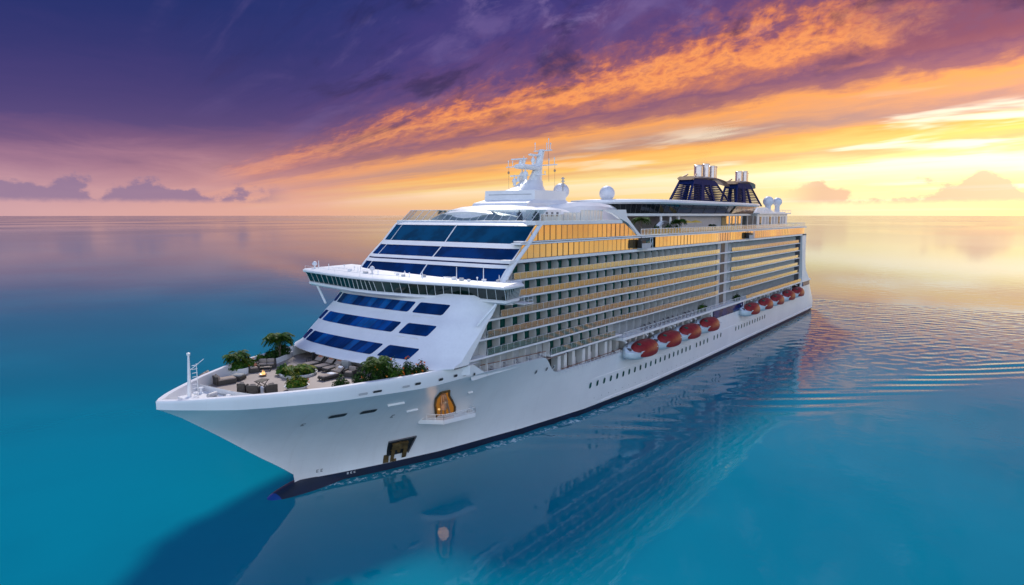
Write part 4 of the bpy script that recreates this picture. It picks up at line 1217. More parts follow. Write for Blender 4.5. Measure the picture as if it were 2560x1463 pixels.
# draught figures and other small marks: rows of short strokes
def marks(x, z, w, n, mat, h=0.3):
    b = SB()
    for i in range(n):
        xx = x - i * w
        for dz, ww in ((0, 0.9), (h * 0.7, 0.9), (h * 0.35, 0.5)):
            P = []
            for ax, azz in ((xx, z + dz), (xx - w * 0.6 * ww, z + dz), (xx - w * 0.6 * ww, z + dz + h * 0.22), (xx, z + dz + h * 0.22)):
                p, nn = on_hull(ax, azz); P.append(p + nn * 0.03)
            b.quad(*P)
    split(b, 'hull_marking', mat)
marks(1.4, 10.2, 0.8, 3, M['white'], 0.7); marks(-2.6, 9.5, 0.6, 3, M['white'], 0.7); marks(-7.0, 9.0, 0.6, 4, M['white'], 0.7)
marks(3.2, 10.3, 0.9, 1, M['grey_dark'], 0.5); marks(-9.7, 9.1, 0.9, 1, M['grey_dark'], 0.6)
marks(-2.2, 0.75, 0.6, 2, M['grey_dark'], 0.5); marks(0.2, -0.55, 0.5, 2, M['white'], 0.3); marks(-6.6, -0.5, 0.5, 3, M['white'], 0.3)
# anchor pocket with the stowed anchor and rust below
def anchor():
    P = lambda x, z, o: (lambda q: q[0] + q[1] * o)(on_hull(x, z))
    b = SB()
    xs = lambda t: (lerp(-12.2, -12.6, t), lerp(-16.8, -16.2, t)); zz = lambda t: lerp(3.85, 1.2, t)
    b.loft([[P(lerp(xs(t)[0], xs(t)[1], i / 6), zz(t), 0.05) for i in range(7)] for t in (0, 0.33, 0.66, 1)], False)
    o = b.build('anchor_pocket', M['black'])
    r = SB()
    edge = [P(-12.2, 3.95, 0.1), P(-16.9, 3.95, 0.1), P(-16.2, 1.1, 0.1)]
    for p, q in zip(edge, edge[1:]): r.tube(p, q, 0.13, n=6)
    r.v = [(x, y, z - WL) for x, y, z in r.v]; MB.build(r, 'pocket_rim', M['grey_dark'], o)
    a = SB()
    for t in (0, 1):
        pass
    a.loft([[P(x, z, o) for z, o in ((3.5, 0.12), (3.45, 0.5), (2.4, 0.55), (2.3, 0.12))] for x in (-12.9, -14.2, -15.6)], False)
    a.loft([[P(x, z, 0.35) for x in (-13.1, -13.7)] for z in (2.5, 0.2)], False); a.loft([[P(x, z, 0.35) for x in (-15.1, -15.8)] for z in (2.5, 0.6)], False)
    a.tube(P(-14.3, 3.6, 0.3), P(-14.3, 1.9, 0.4), 0.28, n=8)
    a.v = [(x, y, z - WL) for x, y, z in a.v]; MB.build(a, 'anchor', M['rust'], o)
    for x0, x1, z1, z0 in ((-12.1, -13.0, 1.5, 0.05), (-15.2, -15.9, 1.4, 0.35), (-13.6, -14.3, 0.5, 0.02)):
        s = SB(); s.loft([[P(lerp(x0, x1, i / 3), lerp(z1, z0, t) , 0.04) for i in range(4)] for t in (0, .5, 1)], False); s.build('rust_stain', M['rust'])
anchor()
# shell door, its lamplight put into a glowing sheet, with folding platform
def shell_door():
    P = lambda x, z, o: (lambda q: q[0] + q[1] * o)(on_hull(x, z))
    L = [(-15.6, 12.5), (-15.9, 12.75), (-17.3, 12.65), (-17.6, 12.4)]
    rows = [(12.65, -15.7, -17.4), (11.5, -15.9, -18.4), (10.0, -16.9, -20.2), (8.6, -18.0, -21.6), (7.3, -18.9, -22.3)]
    b = SB(); b.loft([[P(lerp(a, c, i / 6), z, 0.05) for i in range(7)] for z, a, c in rows], False); o = b.build('shell_door', emit('glowing_doorway', (0.75, 0.30, 0.05), 0.35))
    r = SB()
    for side in (1, 2):
        pts = [P(q[side], q[0], 0.12) for q in rows]
        for p, q in zip(pts, pts[1:]): r.tube(p, q, 0.2, n=6)
    r.tube(P(-15.7, 12.65, 0.12), P(-17.4, 12.65, 0.12), 0.2, n=6)
    r.v = [(x, y, z - WL) for x, y, z in r.v]; MB.build(r, 'door_frame', M['rust'], o)
    g = SB()                                                    # gear inside the opening
    for k, t in enumerate((0.25, 0.5, 0.75)):
        g.tube(P(lerp(-16, -17.2, t), 12.2, 0.15), P(lerp(-18.8, -22.0, t), 7.5, 0.25), 0.16, n=6)
    g.lathe([(0.5, -1.2), (0.75, 0.0), (0.35, 1.2), (0.1, 1.7)], P(-18.4, 10.2, 0.1), 10)
    g.v = [(x, y, z - WL) for x, y, z in g.v]; MB.build(g, 'davit_gear', M['copper'], o)
    y0 = 9.6
    p = SB(); fl = [(-17.2, 10.2), (-20.6, 13.2), (-25.0, 14.0), (-24.0, 10.6)]
    fl = [(-16.0, 9.4), (-18.2, 13.0), (-24.4, 14.4), (-25.4, 11.6)]
    p.prism(fl, 6.5, 6.72)
    for (a, c), (d, e) in zip(fl, fl[1:]):
        for i in range(4):
            x, y = lerp(a, d, i / 3), lerp(c, e, i / 3); p.tube((x, y, 6.7), (x, y, 8.1), 0.06, n=5)
        for h in (7.4, 8.1): p.tube((a, c, h), (d, e, h), 0.05, n=5)
        p.obox(((a + d) / 2, (c + e) / 2, 6.98), math.hypot(d - a, e - c), 0.1, 0.5, math.atan2(e - c, d - a))
    p.build('boarding_platform', M['white'])
    l = SB(); l.lathe([(0.02, 0.22), (0.2, 0.15), (0.22, 0), (0.02, -0.15)], P(-17.6, 9.6, 0.8), 10); l.build('platform_lamp', M['lamp'], smooth=60)
    ld = bpy.data.lights.new('platform_light', 'POINT'); ld.energy = 45; ld.color = (1.0, 0.55, 0.25); ld.shadow_soft_size = 0.9
    lo = bpy.data.objects.new('platform_light', ld); COL.objects.link(lo); lo.parent = ship
    q = P(-17.4, 10.0, 1.6); lo.location = (q.x, q.y, q.z - WL)
shell_door()
# bow mast and mooring gear
b = SB(); b.tube((16.0, 0, 15.2), (15.9, 0, 18.5), 0.32, 0.22, 10); b.tube((15.9, 0, 18.5), (15.8, 0, 22.0), 0.22, 0.12, 10)
for k in range(9): b.tube((15.5, 0.1, 16.6 + 0.5 * k), (14.8, 0.1, 16.6 + 0.5 * k), 0.045, n=4)
b.tube((14.8, 0.1, 15.4), (14.9, 0.1, 20.8), 0.05, n=4); b.tube((15.8, 0, 20.0), (14.3, 0.9, 21.4), 0.05, n=4)
b.lathe([(0.2, 0), (0.24, 0.3), (0.02, 0.4)], (15.8, 0, 22.0), 8)
b.box(15.2, 16.9, -1.2, 1.0, 15.3, 16.6); b.build('bow_mast', M['white'], smooth=40)
b = SB()
pts = [(11.2, -8.0, 15.3), (10.9, -5, 15.3), (10.6, -2, 15.3), (10.3, 1, 15.3), (9.6, 4.0, 15.3), (8.4, 7.4, 15.3)]
for p, q in zip(pts, pts[1:]):
    b.quad(p, q, (q[0] + 0.15, q[1], q[2] + 0.95), (p[0] + 0.15, p[1], p[2] + 0.95)); b.quad(q, p, (p[0] + 0.3, p[1], p[2] + 0.95), (q[0] + 0.3, q[1], q[2] + 0.95))
b.build('breakwater', M['white'])
b = SB(); xs = [16.9, 16.0, 15, 13, 11.4, 10.8]
b.prism([(x, max(hb(x, 15.3) - 0.5, 0.1)) for x in xs] + [(x, -max(hb(x, 15.3) - 0.5, 0.1)) for x in xs[::-1]], 15.31, 15.42); b.build('bow_platform', M['white_deck'])
for x, y in ((13.2, 3.2), (13.8, -2.6), (12.0, -4.6), (11.8, 2.0), (14.6, 1.8)):
    SB().lathe([(0.32, 0), (0.32, 0.12), (0.2, 0.2), (0.2, 0.62), (0.34, 0.7), (0.3, 0.85), (0.02, 0.88)], (x, y, 15.42), 12).build('bollard', M['white'], smooth=40)
for x, y, rz in ((12.6, -0.6, 0.3), (12.3, 4.8, -0.4)):
    b = SB(); b.obox((x, y, 15.55), 1.6, 0.9, 0.25, rz)
    a = Vector((math.cos(rz), math.sin(rz), 0)) * 0.7
    b.tube(Vector((x, y, 16.0)) - a, Vector((x, y, 16.0)) + a, 0.32, n=12); b.build('winch', M['grey'])

# ------------------------------------------------------------------ lifeboats
def boat_mats():
    m, nt = newmat("orange_canopy"); oc = ocoord(nt)
    n = noi(nt, oc, 0.8, 4.0, 0.6)
    c = mixc(nt, n.sstep(0.3, 0.7), (0.19, 0.012, 0.014), (0.27, 0.024, 0.022))
    p = pbr(nt, c, 0.42, 0.0, 0.25); p.inputs['Coat Weight'].default_value = 0.05; p.inputs['Coat Roughness'].default_value = 0.12
    out(nt, p.outputs[0]); return m
M['canopy'] = boat_mats(); M['boat_white'] = paint("lifeboat_white", (0.62, 0.70, 0.74), 0.35, 0.06, 0.5)
def lifeboat_meshes(L=14.2):
    h = MB(); rings = []
    N = 18
    for i in range(N + 1):
        t = i / N; x = L * (0.5 - t); e = 2 * t - 1
        w = 2.35 * (1 - abs(e) ** 2.6) ** 0.62 + 0.03; k = -1.5 * (1 - abs(e) ** 3.5) ** 0.6
        g = 0.15 + 0.35 * e * e
        rings.append([(x, w * 1.03, g + 0.12), (x, w, g - 0.1), (x, w * 0.92, k * 0.45 + g * 0.3), (x, w * 0.6, k * 0.88), (x, 0, k), (x, -w * 0.6, k * 0.88), (x, -w * 0.92, k * 0.45 + g * 0.3), (x, -w, g - 0.1), (x, -w * 1.03, g + 0.12),
                      (x, -w * 0.96, g + 0.55 + 0.9 * (1 - e * e)), (x, -w * 0.7, g + 0.5 + 1.35 * (1 - e * e) ** 0.7), (x, -w * 0.3, g + 0.5 + 1.2 * (1 - e * e) ** 0.7), (x, w * 0.5, g + 0.2 + 0.3 * (1 - e * e) ** 0.7), (x, w * 0.9, g + 0.2)])
    h.loft(rings, True, caps=True)
    c = MB(); rings = []
    L2 = L * 0.84; x0 = -0.85
    for i in range(17):
        t = i / 16; e = 2 * t - 1; q = max(1e-4, 1 - abs(e) ** 2.3) ** 0.5
        x = x0 + L2 / 2 * (-e)
        rings.append([(x, 0.45 + (2.35 * q) * math.cos(a), 0.0 + 0.35 * (1 - q) + 2.5 * q * math.sin(a)) for a in [R(-22 + 202 * j / 14) for j in range(15)]])
    c.loft(rings, False)
    s = MB()
    for x in (3.6, 1.2, -1.2, -3.6, -5.2):
        s.tube((x - 0.5, 2.38, 0.62), (x + 0.5, 2.38, 0.62), 0.12, n=6)
    s.tube((-5.9, 2.34, 0.62), (4.3, 2.34, 0.62), 0.05, n=4)
    r = MB(); pts = [(L * 0.46 * math.cos(a), 2.5 * math.sin(a), 0.12) for a in [R(-5 + 190 * i / 24) for i in range(25)]]
    w = MB()
    for x, z in ((5.6, 0.9),): w.box(x - 0.3, x + 0.3, -0.6, 0.6, z, z + 0.5)
    hk = MB()
    hk.tube((0, -0.6, 0.8), (0, -0.6, 2.6), 0.1, n=6)
    vent = MB().lathe([(0.5, 0), (0.55, 0.25), (0.4, 0.5), (0.02, 0.55)], (2.6, 1.0, 1.7), 10)
    return (h.mesh('lifeboat_hull', M['boat_white'], 45), c.mesh('canopy', M['canopy'], 45), s.mesh('grab_line', M['boat_white']), w.mesh('hatch', M['grey_dark']), hk.mesh('lifting_hook', M['grey_dark']), vent.mesh('steering_hatch', M['glass_green'], 45))
lm = lifeboat_meshes()
names = ['lifeboat_hull', 'canopy', 'grab_line', 'hatch', 'lifting_hook', 'steering_hatch']
blab = ['largest orange topped lifeboat, nearest the bow, hanging ahead of the other boats',
        'second orange topped lifeboat from the bow, hanging in the forward row of four',
        'third orange topped lifeboat from the bow, hanging in the forward row of four',
        'last orange topped lifeboat of the forward row, right before the tall blue window',
        'first orange topped lifeboat of the aft row, just behind the tall blue window',
        'second orange topped lifeboat of the aft row of five',
        'middle orange topped lifeboat of the aft row of five',
        'fourth orange topped lifeboat of the aft row, last but one towards the stern',
        'aftmost and smallest looking orange topped lifeboat, nearest the stern window']
first = None
for i, cx in enumerate((-76.0, -89.6, -102.6, -116.4, -153.8, -168.6, -182.6, -198.0, -211.6)):
    if first is None:
        first = thing('lifeboat', blab[0], 'lifeboat', (cx, 19.25, 9.75), 0, 'lifeboats along the ship side')
        for nm, me in zip(names, lm):
            if nm == 'lifting_hook': put(nm, me, first, (5.2, 0, 0)); put(nm, me, first, (-5.4, 0, 0))
            else: put(nm, me, first)
        o = first
    else:
        o = copy_tree(first); o.location.x = cx; o['label'] = blab[i]
    o.location.y = 19.35
    for dx in (5.2, -5.4):
        b = SB(); b.path([(cx + dx, 16.2, 12.9), (cx + dx, 17.6, 12.75), (cx + dx, 18.7, 12.2)], 0.24, 6); b.tube((cx + dx, 18.7, 12.2), (cx + dx, 18.75, 11.0), 0.06, n=5)
        b.box(cx + dx - 0.35, cx + dx + 0.35, 16.0, 18.3, 9.95, 10.5)
        b.build('davit', M['white'])

# window washing cradles hung outside the gallery windows
def cradle(x, label):
    t = thing('maintenance_cradle', label, 'cradle', (x, 19.3, 32.6 - WL + WL), 0, 'maintenance cradles on the ship side')
    b = MB(); b.box(-2.2, 2.2, -0.6, 0.6, 0.0, 0.2); b.box(-2.2, 2.2, 0.55, 0.62, 0.2, 1.2); b.build('platform', M['grey'], t)
    b = MB(); b.bevbox((1.2, 0, 1.1), 2.3, 1.2, 1.7, 0.2); b.build('motor_box', M['black'], t)
    b = MB(); b.bevbox((-1.1, 0, 1.0), 1.9, 1.1, 1.5, 0.2); b.build('cabin', M['glass_green'], t)
    b = MB()
    for xx in (-2.2, -3.4): b.tube((xx, 0.5, 0), (xx + 0.1, 0.5, 2.2), 0.07, n=5)
    b.path([(-3.3, .5, 2.2), (-2.1, .5, 2.2), (-2.3, .5, 0.4), (-3.3, .5, 1.8)], 0.06, 5); b.build('lifting_frame', M['boat_white'], t)
    b = MB(); b.tube((0.5, 0, 1.9), (0.5, -0.7, 2.8), 0.05, n=5); b.tube((-1.5, 0, 1.7), (-1.5, -0.7, 2.8), 0.05, n=5); b.build('hanger', M['grey_dark'], t)
cradle(-77.0, 'dark maintenance cradle hanging beside the foot of the white arch')
cradle(-152.0, 'dark maintenance cradle hanging on the gold windows towards the stern')

# ------------------------------------------------------------------ plants
def leaf_mat(name, stops):
    m, nt = newmat(name)
    g = nt.nodes.new('ShaderNodeNewGeometry')
    c = ramp(nt, E(nt, g.outputs['Random Per Island']), stops)
    p = pbr(nt, c, 0.65, 0.0, 0.15); p.inputs['Subsurface Weight'].default_value = 0.0
    tl = nt.nodes.new('ShaderNodeBsdfTranslucent'); nt.links.new(c, tl.inputs['Color'])
    mx = nt.nodes.new('ShaderNodeMixShader'); mx.inputs[0].default_value = 0.25
    nt.links.new(p.outputs[0], mx.inputs[1]); nt.links.new(tl.outputs[0], mx.inputs[2])
    out(nt, mx.outputs[0]); return m
M['palm'] = leaf_mat("palm_leaf", [(0, (0.012, 0.045, 0.010)), (0.5, (0.03, 0.10, 0.015)), (0.85, (0.09, 0.17, 0.02)), (1, (0.17, 0.18, 0.03))])
M['shrub'] = leaf_mat("shrub_leaf", [(0, (0.012, 0.045, 0.008)), (0.55, (0.04, 0.13, 0.015)), (0.85, (0.10, 0.20, 0.02)), (1, (0.18, 0.21, 0.03))])
M['croton'] = leaf_mat("yellow_green_leaf", [(0, (0.02, 0.07, 0.008)), (0.5, (0.07, 0.16, 0.012)), (0.8, (0.20, 0.20, 0.02)), (1, (0.26, 0.20, 0.03))])
M['hedge'] = leaf_mat("dark_hedge_leaf", [(0, (0.006, 0.025, 0.006)), (0.6, (0.02, 0.065, 0.012)), (1, (0.06, 0.12, 0.02))])
M['bark'] = paint("palm_bark", (0.16, 0.13, 0.10), 0.8, 0.2, 3.0)
M['flower'] = leaf_mat("orange_flower", [(0, (0.55, 0.06, 0.03)), (0.5, (0.75, 0.16, 0.03)), (1, (0.80, 0.36, 0.04))])
M['soil'] = paint("planting_soil", (0.03, 0.022, 0.016), 0.9, 0.2, 3.0)
rnd = random.Random(11)
def frond(b, base, az, L, rise, droop, leaf, n=15):
    d = Vector((math.cos(az), math.sin(az), 0)); s = Vector((-d.y, d.x, 0)); prev = None
    for i in range(n + 1):
        t = i / n
        p = Vector(base) + d * (L * t * (1 - 0.18 * t * t)) + Vector((0, 0, rise * t - droop * t * t))
        if prev is not None:
            b.quad(prev - s * 0.025, prev + s * 0.025, p + s * 0.02, p - s * 0.02)
        if i > 1:
            w = leaf * math.sin(math.pi * min(1, 0.12 + 0.88 * t)) ** 0.6 + 0.05
            for sg in (1, -1):
                q = p + s * sg * w + d * w * 0.55 + Vector((0, 0, -w * rnd.uniform(0.25, 0.75)))
                e = d * 0.075 * (L / 1.6)
                b.add([p - e, p + e, q + e * 0.25, q - e * 0.2], [(0, 1, 2, 3)])
        prev = p
def palm(label, loc, stems, H, L, group, mat='palm', nf=13, leaf=0.5):
    if 'bow terrace' in group: H, L, leaf, nf = H * 1.15, L * 1.35, leaf * 1.3, nf + 3
    t = thing('palm_tree', label, 'palm', loc, 0, group)
    tr, cr = MB(), MB()
    for k in range(stems):
        a = 2 * math.pi * k / max(stems, 1) + rnd.random(); sp = 0.0 if stems == 1 else rnd.uniform(0.25, 0.6)
        bx, by = 0.25 * math.cos(a) * (stems > 1), 0.25 * math.sin(a) * (stems > 1)
        h = H * rnd.uniform(0.78, 1.05); pts = [Vector((bx + sp * math.cos(a) * u * u, by + sp * math.sin(a) * u * u, h * u)) for u in (0, .33, .66, 1)]
        for i, (p, q) in enumerate(zip(pts, pts[1:])): tr.tube(p, q, 0.13 - 0.025 * i, 0.105 - 0.025 * i, 7)
        for f in range(nf):
            up = f / nf
            frond(cr, pts[-1], f * 2.4 + rnd.random(), L * rnd.uniform(0.8, 1.1), L * lerp(0.95, 0.1, up) * rnd.uniform(.8, 1.1), L * lerp(0.85, 0.75, up), leaf)
    tr.build('trunk', M['bark'], t); cr.build('crown', M[mat], t)
    return t
def leaves(b, n, c, r, size, core=0.45, flat=0.25, mat=0):
    """leaf-sized faces through the volume of a lumpy ellipsoid"""
    c, r = Vector(c), Vector(r)
    for _ in range(n):
        v = Vector((rnd.gauss(0, 1), rnd.gauss(0, 1), abs(rnd.gauss(0, 1)) if flat else rnd.gauss(0, 1))).normalized()
        lump = 0.75 + 0.45 * noise.noise(v * 2.3 + c * 0.7)
        k = lump * rnd.uniform(core, 1.0) ** 0.5
        p = c + Vector((v.x * r.x * k, v.y * r.y * k, v.z * r.z * k))
        s = size * rnd.uniform(0.6, 1.35)
        q = (v + Vector((rnd.uniform(-.9, .9), rnd.uniform(-.9, .9), rnd.uniform(-.3, 1.0)))).normalized().to_track_quat('Z', 'Y') @ Matrix.Rotation(rnd.uniform(0, 6.28), 3, 'Z').to_quaternion()
        pts = [p + q @ Vector(w) for w in ((-s, 0, 0), (0, -s * .42, 0.08 * s), (s, 0, 0), (0, s * .42, 0.08 * s))]
        b.add(pts, [(0, 1, 2, 3)], mat)
    return b
def shrub(label, loc, r, n, size, group, mat='shrub', fl=0, cat='shrub', name='shrub'):
    t = thing(name, label, cat, loc, 0, group)
    if loc[2] < 17: r = (r[0] * 1.15, r[1] * 1.15, r[2] * 1.45); n = int(n * 1.3)
    b = MB(); leaves(b, n, (0, 0, 0.05), r, size); b.build('foliage', M[mat], t)
    b = MB()
    for k in range(7):
        a = k * 0.9; b.tube((0.1 * math.cos(a), 0.1 * math.sin(a), -0.05), (r[0] * .6 * math.cos(a), r[1] * .6 * math.sin(a), r[2] * .6), 0.035, 0.015, 5)
    b.build('stem', M['bark'], t)
    if fl:
        b = MB()
        for _ in range(fl):
            v = Vector((rnd.gauss(0, 1), abs(rnd.gauss(0, 1)), abs(rnd.gauss(0, 1)))).normalized()
            leaves(b, 4, (v.x * r[0] * .9, v.y * r[1] * .9, v.z * r[2] * .95), (.18, .18, .14), 0.16, flat=0)
        b.build('flowers', M['flower'], t)['kind'] = 'stuff'
    return t
D = 15.3
def planter(label, outline_, h, z=D, soil=True, taper=0.93):
    cx = sum(p[0] for p in outline_) / len(outline_); cy = sum(p[1] for p in outline_) / len(outline_)
    t = thing('planter', label, 'planter', (cx, cy, z), 0, 'white deck planters')
    o = [(x - cx, y - cy) for x, y in outline_]
    b = MB()
    R0 = [(x * taper, y * taper, 0) for x, y in o]; R1 = [(x, y, h) for x, y in o]
    k = 0.9
    b.loft([R0, R1, [(x * k, y * k, h) for x, y in o], [(x * k, y * k, h - 0.14) for x, y in o]], True, flip=False)
    b.build('planter_wall', M['white'], t, smooth=35)
    b = MB(); b.add([(x * 0.92, y * 0.92, h - 0.1) for x, y in o], [tuple(range(len(o)))]); b.build('soil', M['soil'], t)
    return t
ell = lambda cx, cy, rx, ry, n=28: [(cx + rx * math.cos(2 * math.pi * i / n), cy + ry * math.sin(2 * math.pi * i / n)) for i in range(n)]
# planters of the foredeck terrace
planter('low round white planter in the middle of the bow terrace', ell(-3.0, -3.6, 2.9, 3.0), 0.42)
planter('small round white bowl planter beside the port bulwark', ell(2.6, 4.0, 1.75, 1.7), 0.62, taper=0.7)
planter('curved white planter holding palms by the starboard bulwark near the bow', ell(1.9, -13.4 + 1.3, 2.1, 1.9), 0.95)
planter('long white planter along the starboard bulwark beside the superstructure', [(-1.0, -12.9), (-3.2, -12.6), (-5.2, -12.6), (-8.0, -13.9), (-10.4, -15.4), (-10.8, -16.0), (-8.0, -15.9), (-4.5, -15.2), (-1.4, -14.0)], 0.95)
# white garden wall linking the two starboard planters is the long planter's front
palm('clump of palms in the curved planter at the starboard bulwark', (1.9, -12.3, D + 0.8), 4, 1.7, 1.55, 'palms on the bow terrace', 'palm', 11, 0.42)
shrub('yellow green shrub under the palms of the curved planter', (2.2, -11.6, D + 0.8), (1.9, 1.5, 0.9), 900, 0.2, 'terrace shrubs', 'shrub')
shrub('golden leaved shrub leaning out behind the curved planter', (0.4, -11.8, D + 0.8), (1.2, 1.3, 1.2), 450, 0.24, 'terrace shrubs', 'croton', 2)
palm('tall dark palms in the long planter next to the superstructure', (-7.0, -14.4, D + 0.8), 5, 3.0, 1.9, 'palms on the bow terrace', 'palm', 12, 0.5)
shrub('clipped round green shrub at the near end of the long planter', (-2.7, -13.4, D + 0.8), (1.1, 0.9, 1.0), 700, 0.16, 'terrace shrubs', 'shrub')
shrub('dark bushy shrub in the middle of the long planter', (-4.9, -13.7, D + 0.8), (1.5, 1.0, 1.3), 900, 0.18, 'terrace shrubs', 'hedge')
shrub('dark bushy shrub at the far end of the long planter below tall palms', (-7.6, -14.7, D + 0.8), (1.9, 1.0, 1.7), 1000, 0.2, 'terrace shrubs', 'hedge')
palm('low spreading cycad palm filling the middle round planter', (-2.9, -3.2, D + 0.3), 3, 0.55, 2.0, 'palms on the bow terrace', 'croton', 13, 0.55)
shrub('bright green leafy shrub on the bow side of the middle planter', (-1.6, -5.3, D + 0.3), (1.3, 1.1, 1.0), 600, 0.24, 'terrace shrubs', 'shrub')
shrub('dark ground shrub ringing the middle round planter', (-3.2, -3.0, D + 0.3), (2.4, 2.4, 0.7), 1100, 0.2, 'terrace shrubs', 'hedge')
shrub('yellow tipped shrub in the small bowl planter', (2.6, 4.0, D + 0.5), (1.7, 1.6, 1.3), 1100, 0.22, 'terrace shrubs', 'croton', 2)
# hedge along the port bulwark
for i, (x, y, rx, rz, mat, n, fl, lb) in enumerate((
        (0.2, 10.6, 1.5, 1.9, 'hedge', 1000, 0, 'low dark hedge shrub at the bow end of the port hedge'),
        (-2.3, 11.8, 1.6, 2.4, 'hedge', 1100, 1, 'dark hedge shrub between the bow end and the palm'),
        (-4.6, 12.6, 1.6, 2.8, 'hedge', 1100, 4, 'dense dark hedge shrub just below the port palm'),
        (-7.0, 13.5, 1.6, 3.1, 'shrub', 1100, 6, 'bright green shrub with orange flowers behind the port palm'),
        (-9.2, 14.2, 1.6, 2.9, 'hedge', 1100, 14, 'rounded shrub covered in orange flowers near the end of the hedge'),
        (-11.2, 14.8, 1.4, 2.4, 'hedge', 900, 14, 'last shrub of the port hedge, with red and orange blossom'))):
    shrub(lb, (x, y, D), (rx * 1.05, 1.3, rz), int(n * 1.3), 0.2, 'port side hedge', mat, fl)
palm('tall palm rising out of the hedge on the port side', (-5.4, 12.0, D), 4, 3.3, 1.75, 'palms on the bow terrace', 'palm', 12, 0.5)
# plants of the upper decks
palm('single palm standing against the sky above the front wind screen', (-46.0, -12.5, 38.9), 1, 2.0, 1.5, 'palms of the upper decks', 'palm', 14, 0.42)
palm('tallest pair of palms beside the white arch on the open deck', (-84.6, 14.6, 35.5), 3, 4.0, 2.3, 'palms of the upper decks', 'palm', 12, 0.6)
palm('lone palm under the lounge beside the pool arch', (-106.0, 15.0, 35.5), 3, 3.0, 2.0, 'palms of the upper decks', 'palm', 12, 0.6)
palm('small palm in front of the grey house under the lounge', (-133.5, 14.0, 35.5), 2, 1.6, 1.5, 'palms of the upper decks', 'hedge', 10, 0.45)
for lb, p, r in (('leafy bush left of the pool arch', (-91.5, 15.4, 35.5), (1.6, 1.2, 2.2)), ('dark bush right in front of the pool arch', (-97.5, 15.8, 35.5), (2.6, 1.2, 2.6)), ('dark bush at the foot of the lone palm', (-103.0, 15.8, 35.5), (2.2, 1.2, 1.9))):
    shrub(lb, p, r, 500, 0.32, 'bushes of the open deck', 'hedge')
for lb, p, h in (('small potted bush behind the wind screen, left of the white casing', (-41.5, -2.0, 38.9), 1.9), ('potted bush with thin twigs behind the port end of the wind screen', (-41.5, 11.0, 38.9), 2.3), ('potted bush next to the end of the wind screen', (-42.5, 14.0, 38.9), 2.3)):
    shrub(lb, p, (0.8, 0.8, h), 220, 0.24, 'potted bushes behind the wind screen', 'hedge')
for lb, x, n in (('green creeper bush behind the sun deck rail near the blue window', -118.0, 500), ('dark creeper bush behind the sun deck rail near the lift shaft', -147.0, 400)):
    shrub(lb, (x, 17.6, 13.65), (3.6, 0.7, 1.5), n, 0.28, 'sun deck bushes', 'shrub' if x > -120 else 'hedge')

# ------------------------------------------------------------------ furniture
M['rattan'] = paint("dark_rattan", (0.065, 0.055, 0.046), 0.7, 0.2, 6.0)
M['cushion'] = paint("taupe_cushion", (0.34, 0.27, 0.22), 0.85, 0.07, 2.0)
M['cushion_grey'] = paint("grey_cushion", (0.30, 0.30, 0.29), 0.85, 0.07, 2.0)
M['pillow'] = paint("orange_pillow", (0.45, 0.16, 0.09), 0.85, 0.08, 2.0)
M['towel'] = paint("white_towel", (0.75, 0.75, 0.77), 0.9, 0.05, 3.0)
def face(x0, y0, x1, y1): return math.atan2(y1 - y0, x1 - x0)
def seatset(name, label, cat, loc, rz, w, d=1.9, group='rattan seating', arms=True, back=True, cush='cushion', seats=2, pillow=False):
    """rattan seat: local +X is the front; w along Y"""
    t = thing(name, label, cat, loc, rz, group)
    b = MB(); b.bevbox((0, 0, 0.34), d, w, 0.56, 0.05)
    if back: b.bevbox((-d / 2 + 0.14, 0, 0.72), 0.28, w, 1.2, 0.06, tilt=-0.08)
    if arms:
        for s in (1, -1): b.bevbox((0.0, s * (w / 2 - 0.12), 0.62), d, 0.24, 0.92, 0.06)
    b.build('frame', M['rattan'], t)
    iw = w - (0.5 if arms else 0.1)
    for k in range(seats):
        y = (k - (seats - 1) / 2) * iw / seats
        b = MB(); b.bevbox((0.14, y, 0.74), d - 0.34, iw / seats - 0.04, 0.26, 0.08); b.build('seat_cushion', M[cush], t, smooth=50)
        if back: b = MB(); b.bevbox((-d / 2 + 0.42, y, 1.12), 0.30, iw / seats - 0.05, 0.72, 0.1, tilt=-0.2); b.build('back_cushion', M[cush], t, smooth=50)
    if pillow: b = MB(); b.bevbox((-d / 2 + 0.72, iw * 0.3, 1.0), 0.2, 0.55, 0.5, 0.09, 0.4, tilt=-0.3); b.build('pillow', M['pillow'], t, smooth=50)
    return t
def lounger(label, loc, rz, w=1.25, L=2.7, towel=False, cush='cushion', up=0.62):
    t = thing('sun_lounger', label, 'lounger', loc, rz, 'loungers by the terrace wall')
    b = MB(); b.bevbox((0.35, 0, 0.42), L, w, 0.34, 0.06)
    for x in (0.35 - L * .42, 0.35 + L * .42):
        for y in (-w * .4, w * .4): b.bevbox((x, y, 0.14), 0.16, 0.16, 0.28, 0.02)
    b.obox((-L * 0.42, 0, 1.0), 1.1, w, 0.14, 0, 0, up)
    b.build('frame', M['rattan'], t)
    b = MB(); b.bevbox((0.62, 0, 0.66), L - 0.75, w - 0.12, 0.2, 0.07); b.build('seat_cushion', M[cush], t, smooth=50)
    b = MB(); b.bevbox((-L * 0.38, 0, 1.12), 1.15, w - 0.12, 0.22, 0.08, 0, 0, up); b.build('back_cushion', M[cush], t, smooth=50)
    b = MB(); b.bevbox((-L * 0.46, 0, 1.42), 0.4, w * 0.6, 0.2, 0.08, 0, 0, up); b.build('head_pillow', M['pillow' if not towel else 'towel'], t, smooth=50)
    if towel: b = MB(); b.bevbox((0.1, 0, 0.79), 0.9, w * .8, 0.08, 0.03); b.build('towel', M['towel'], t)
    return t
seatset('sofa', 'dark rattan corner sofa with taupe cushions nearest the bow mast', 'sofa', (7.6, -10.6, D), face(7, -10.6, 3.5, -6.5) , 2.9, 1.7, pillow=True)
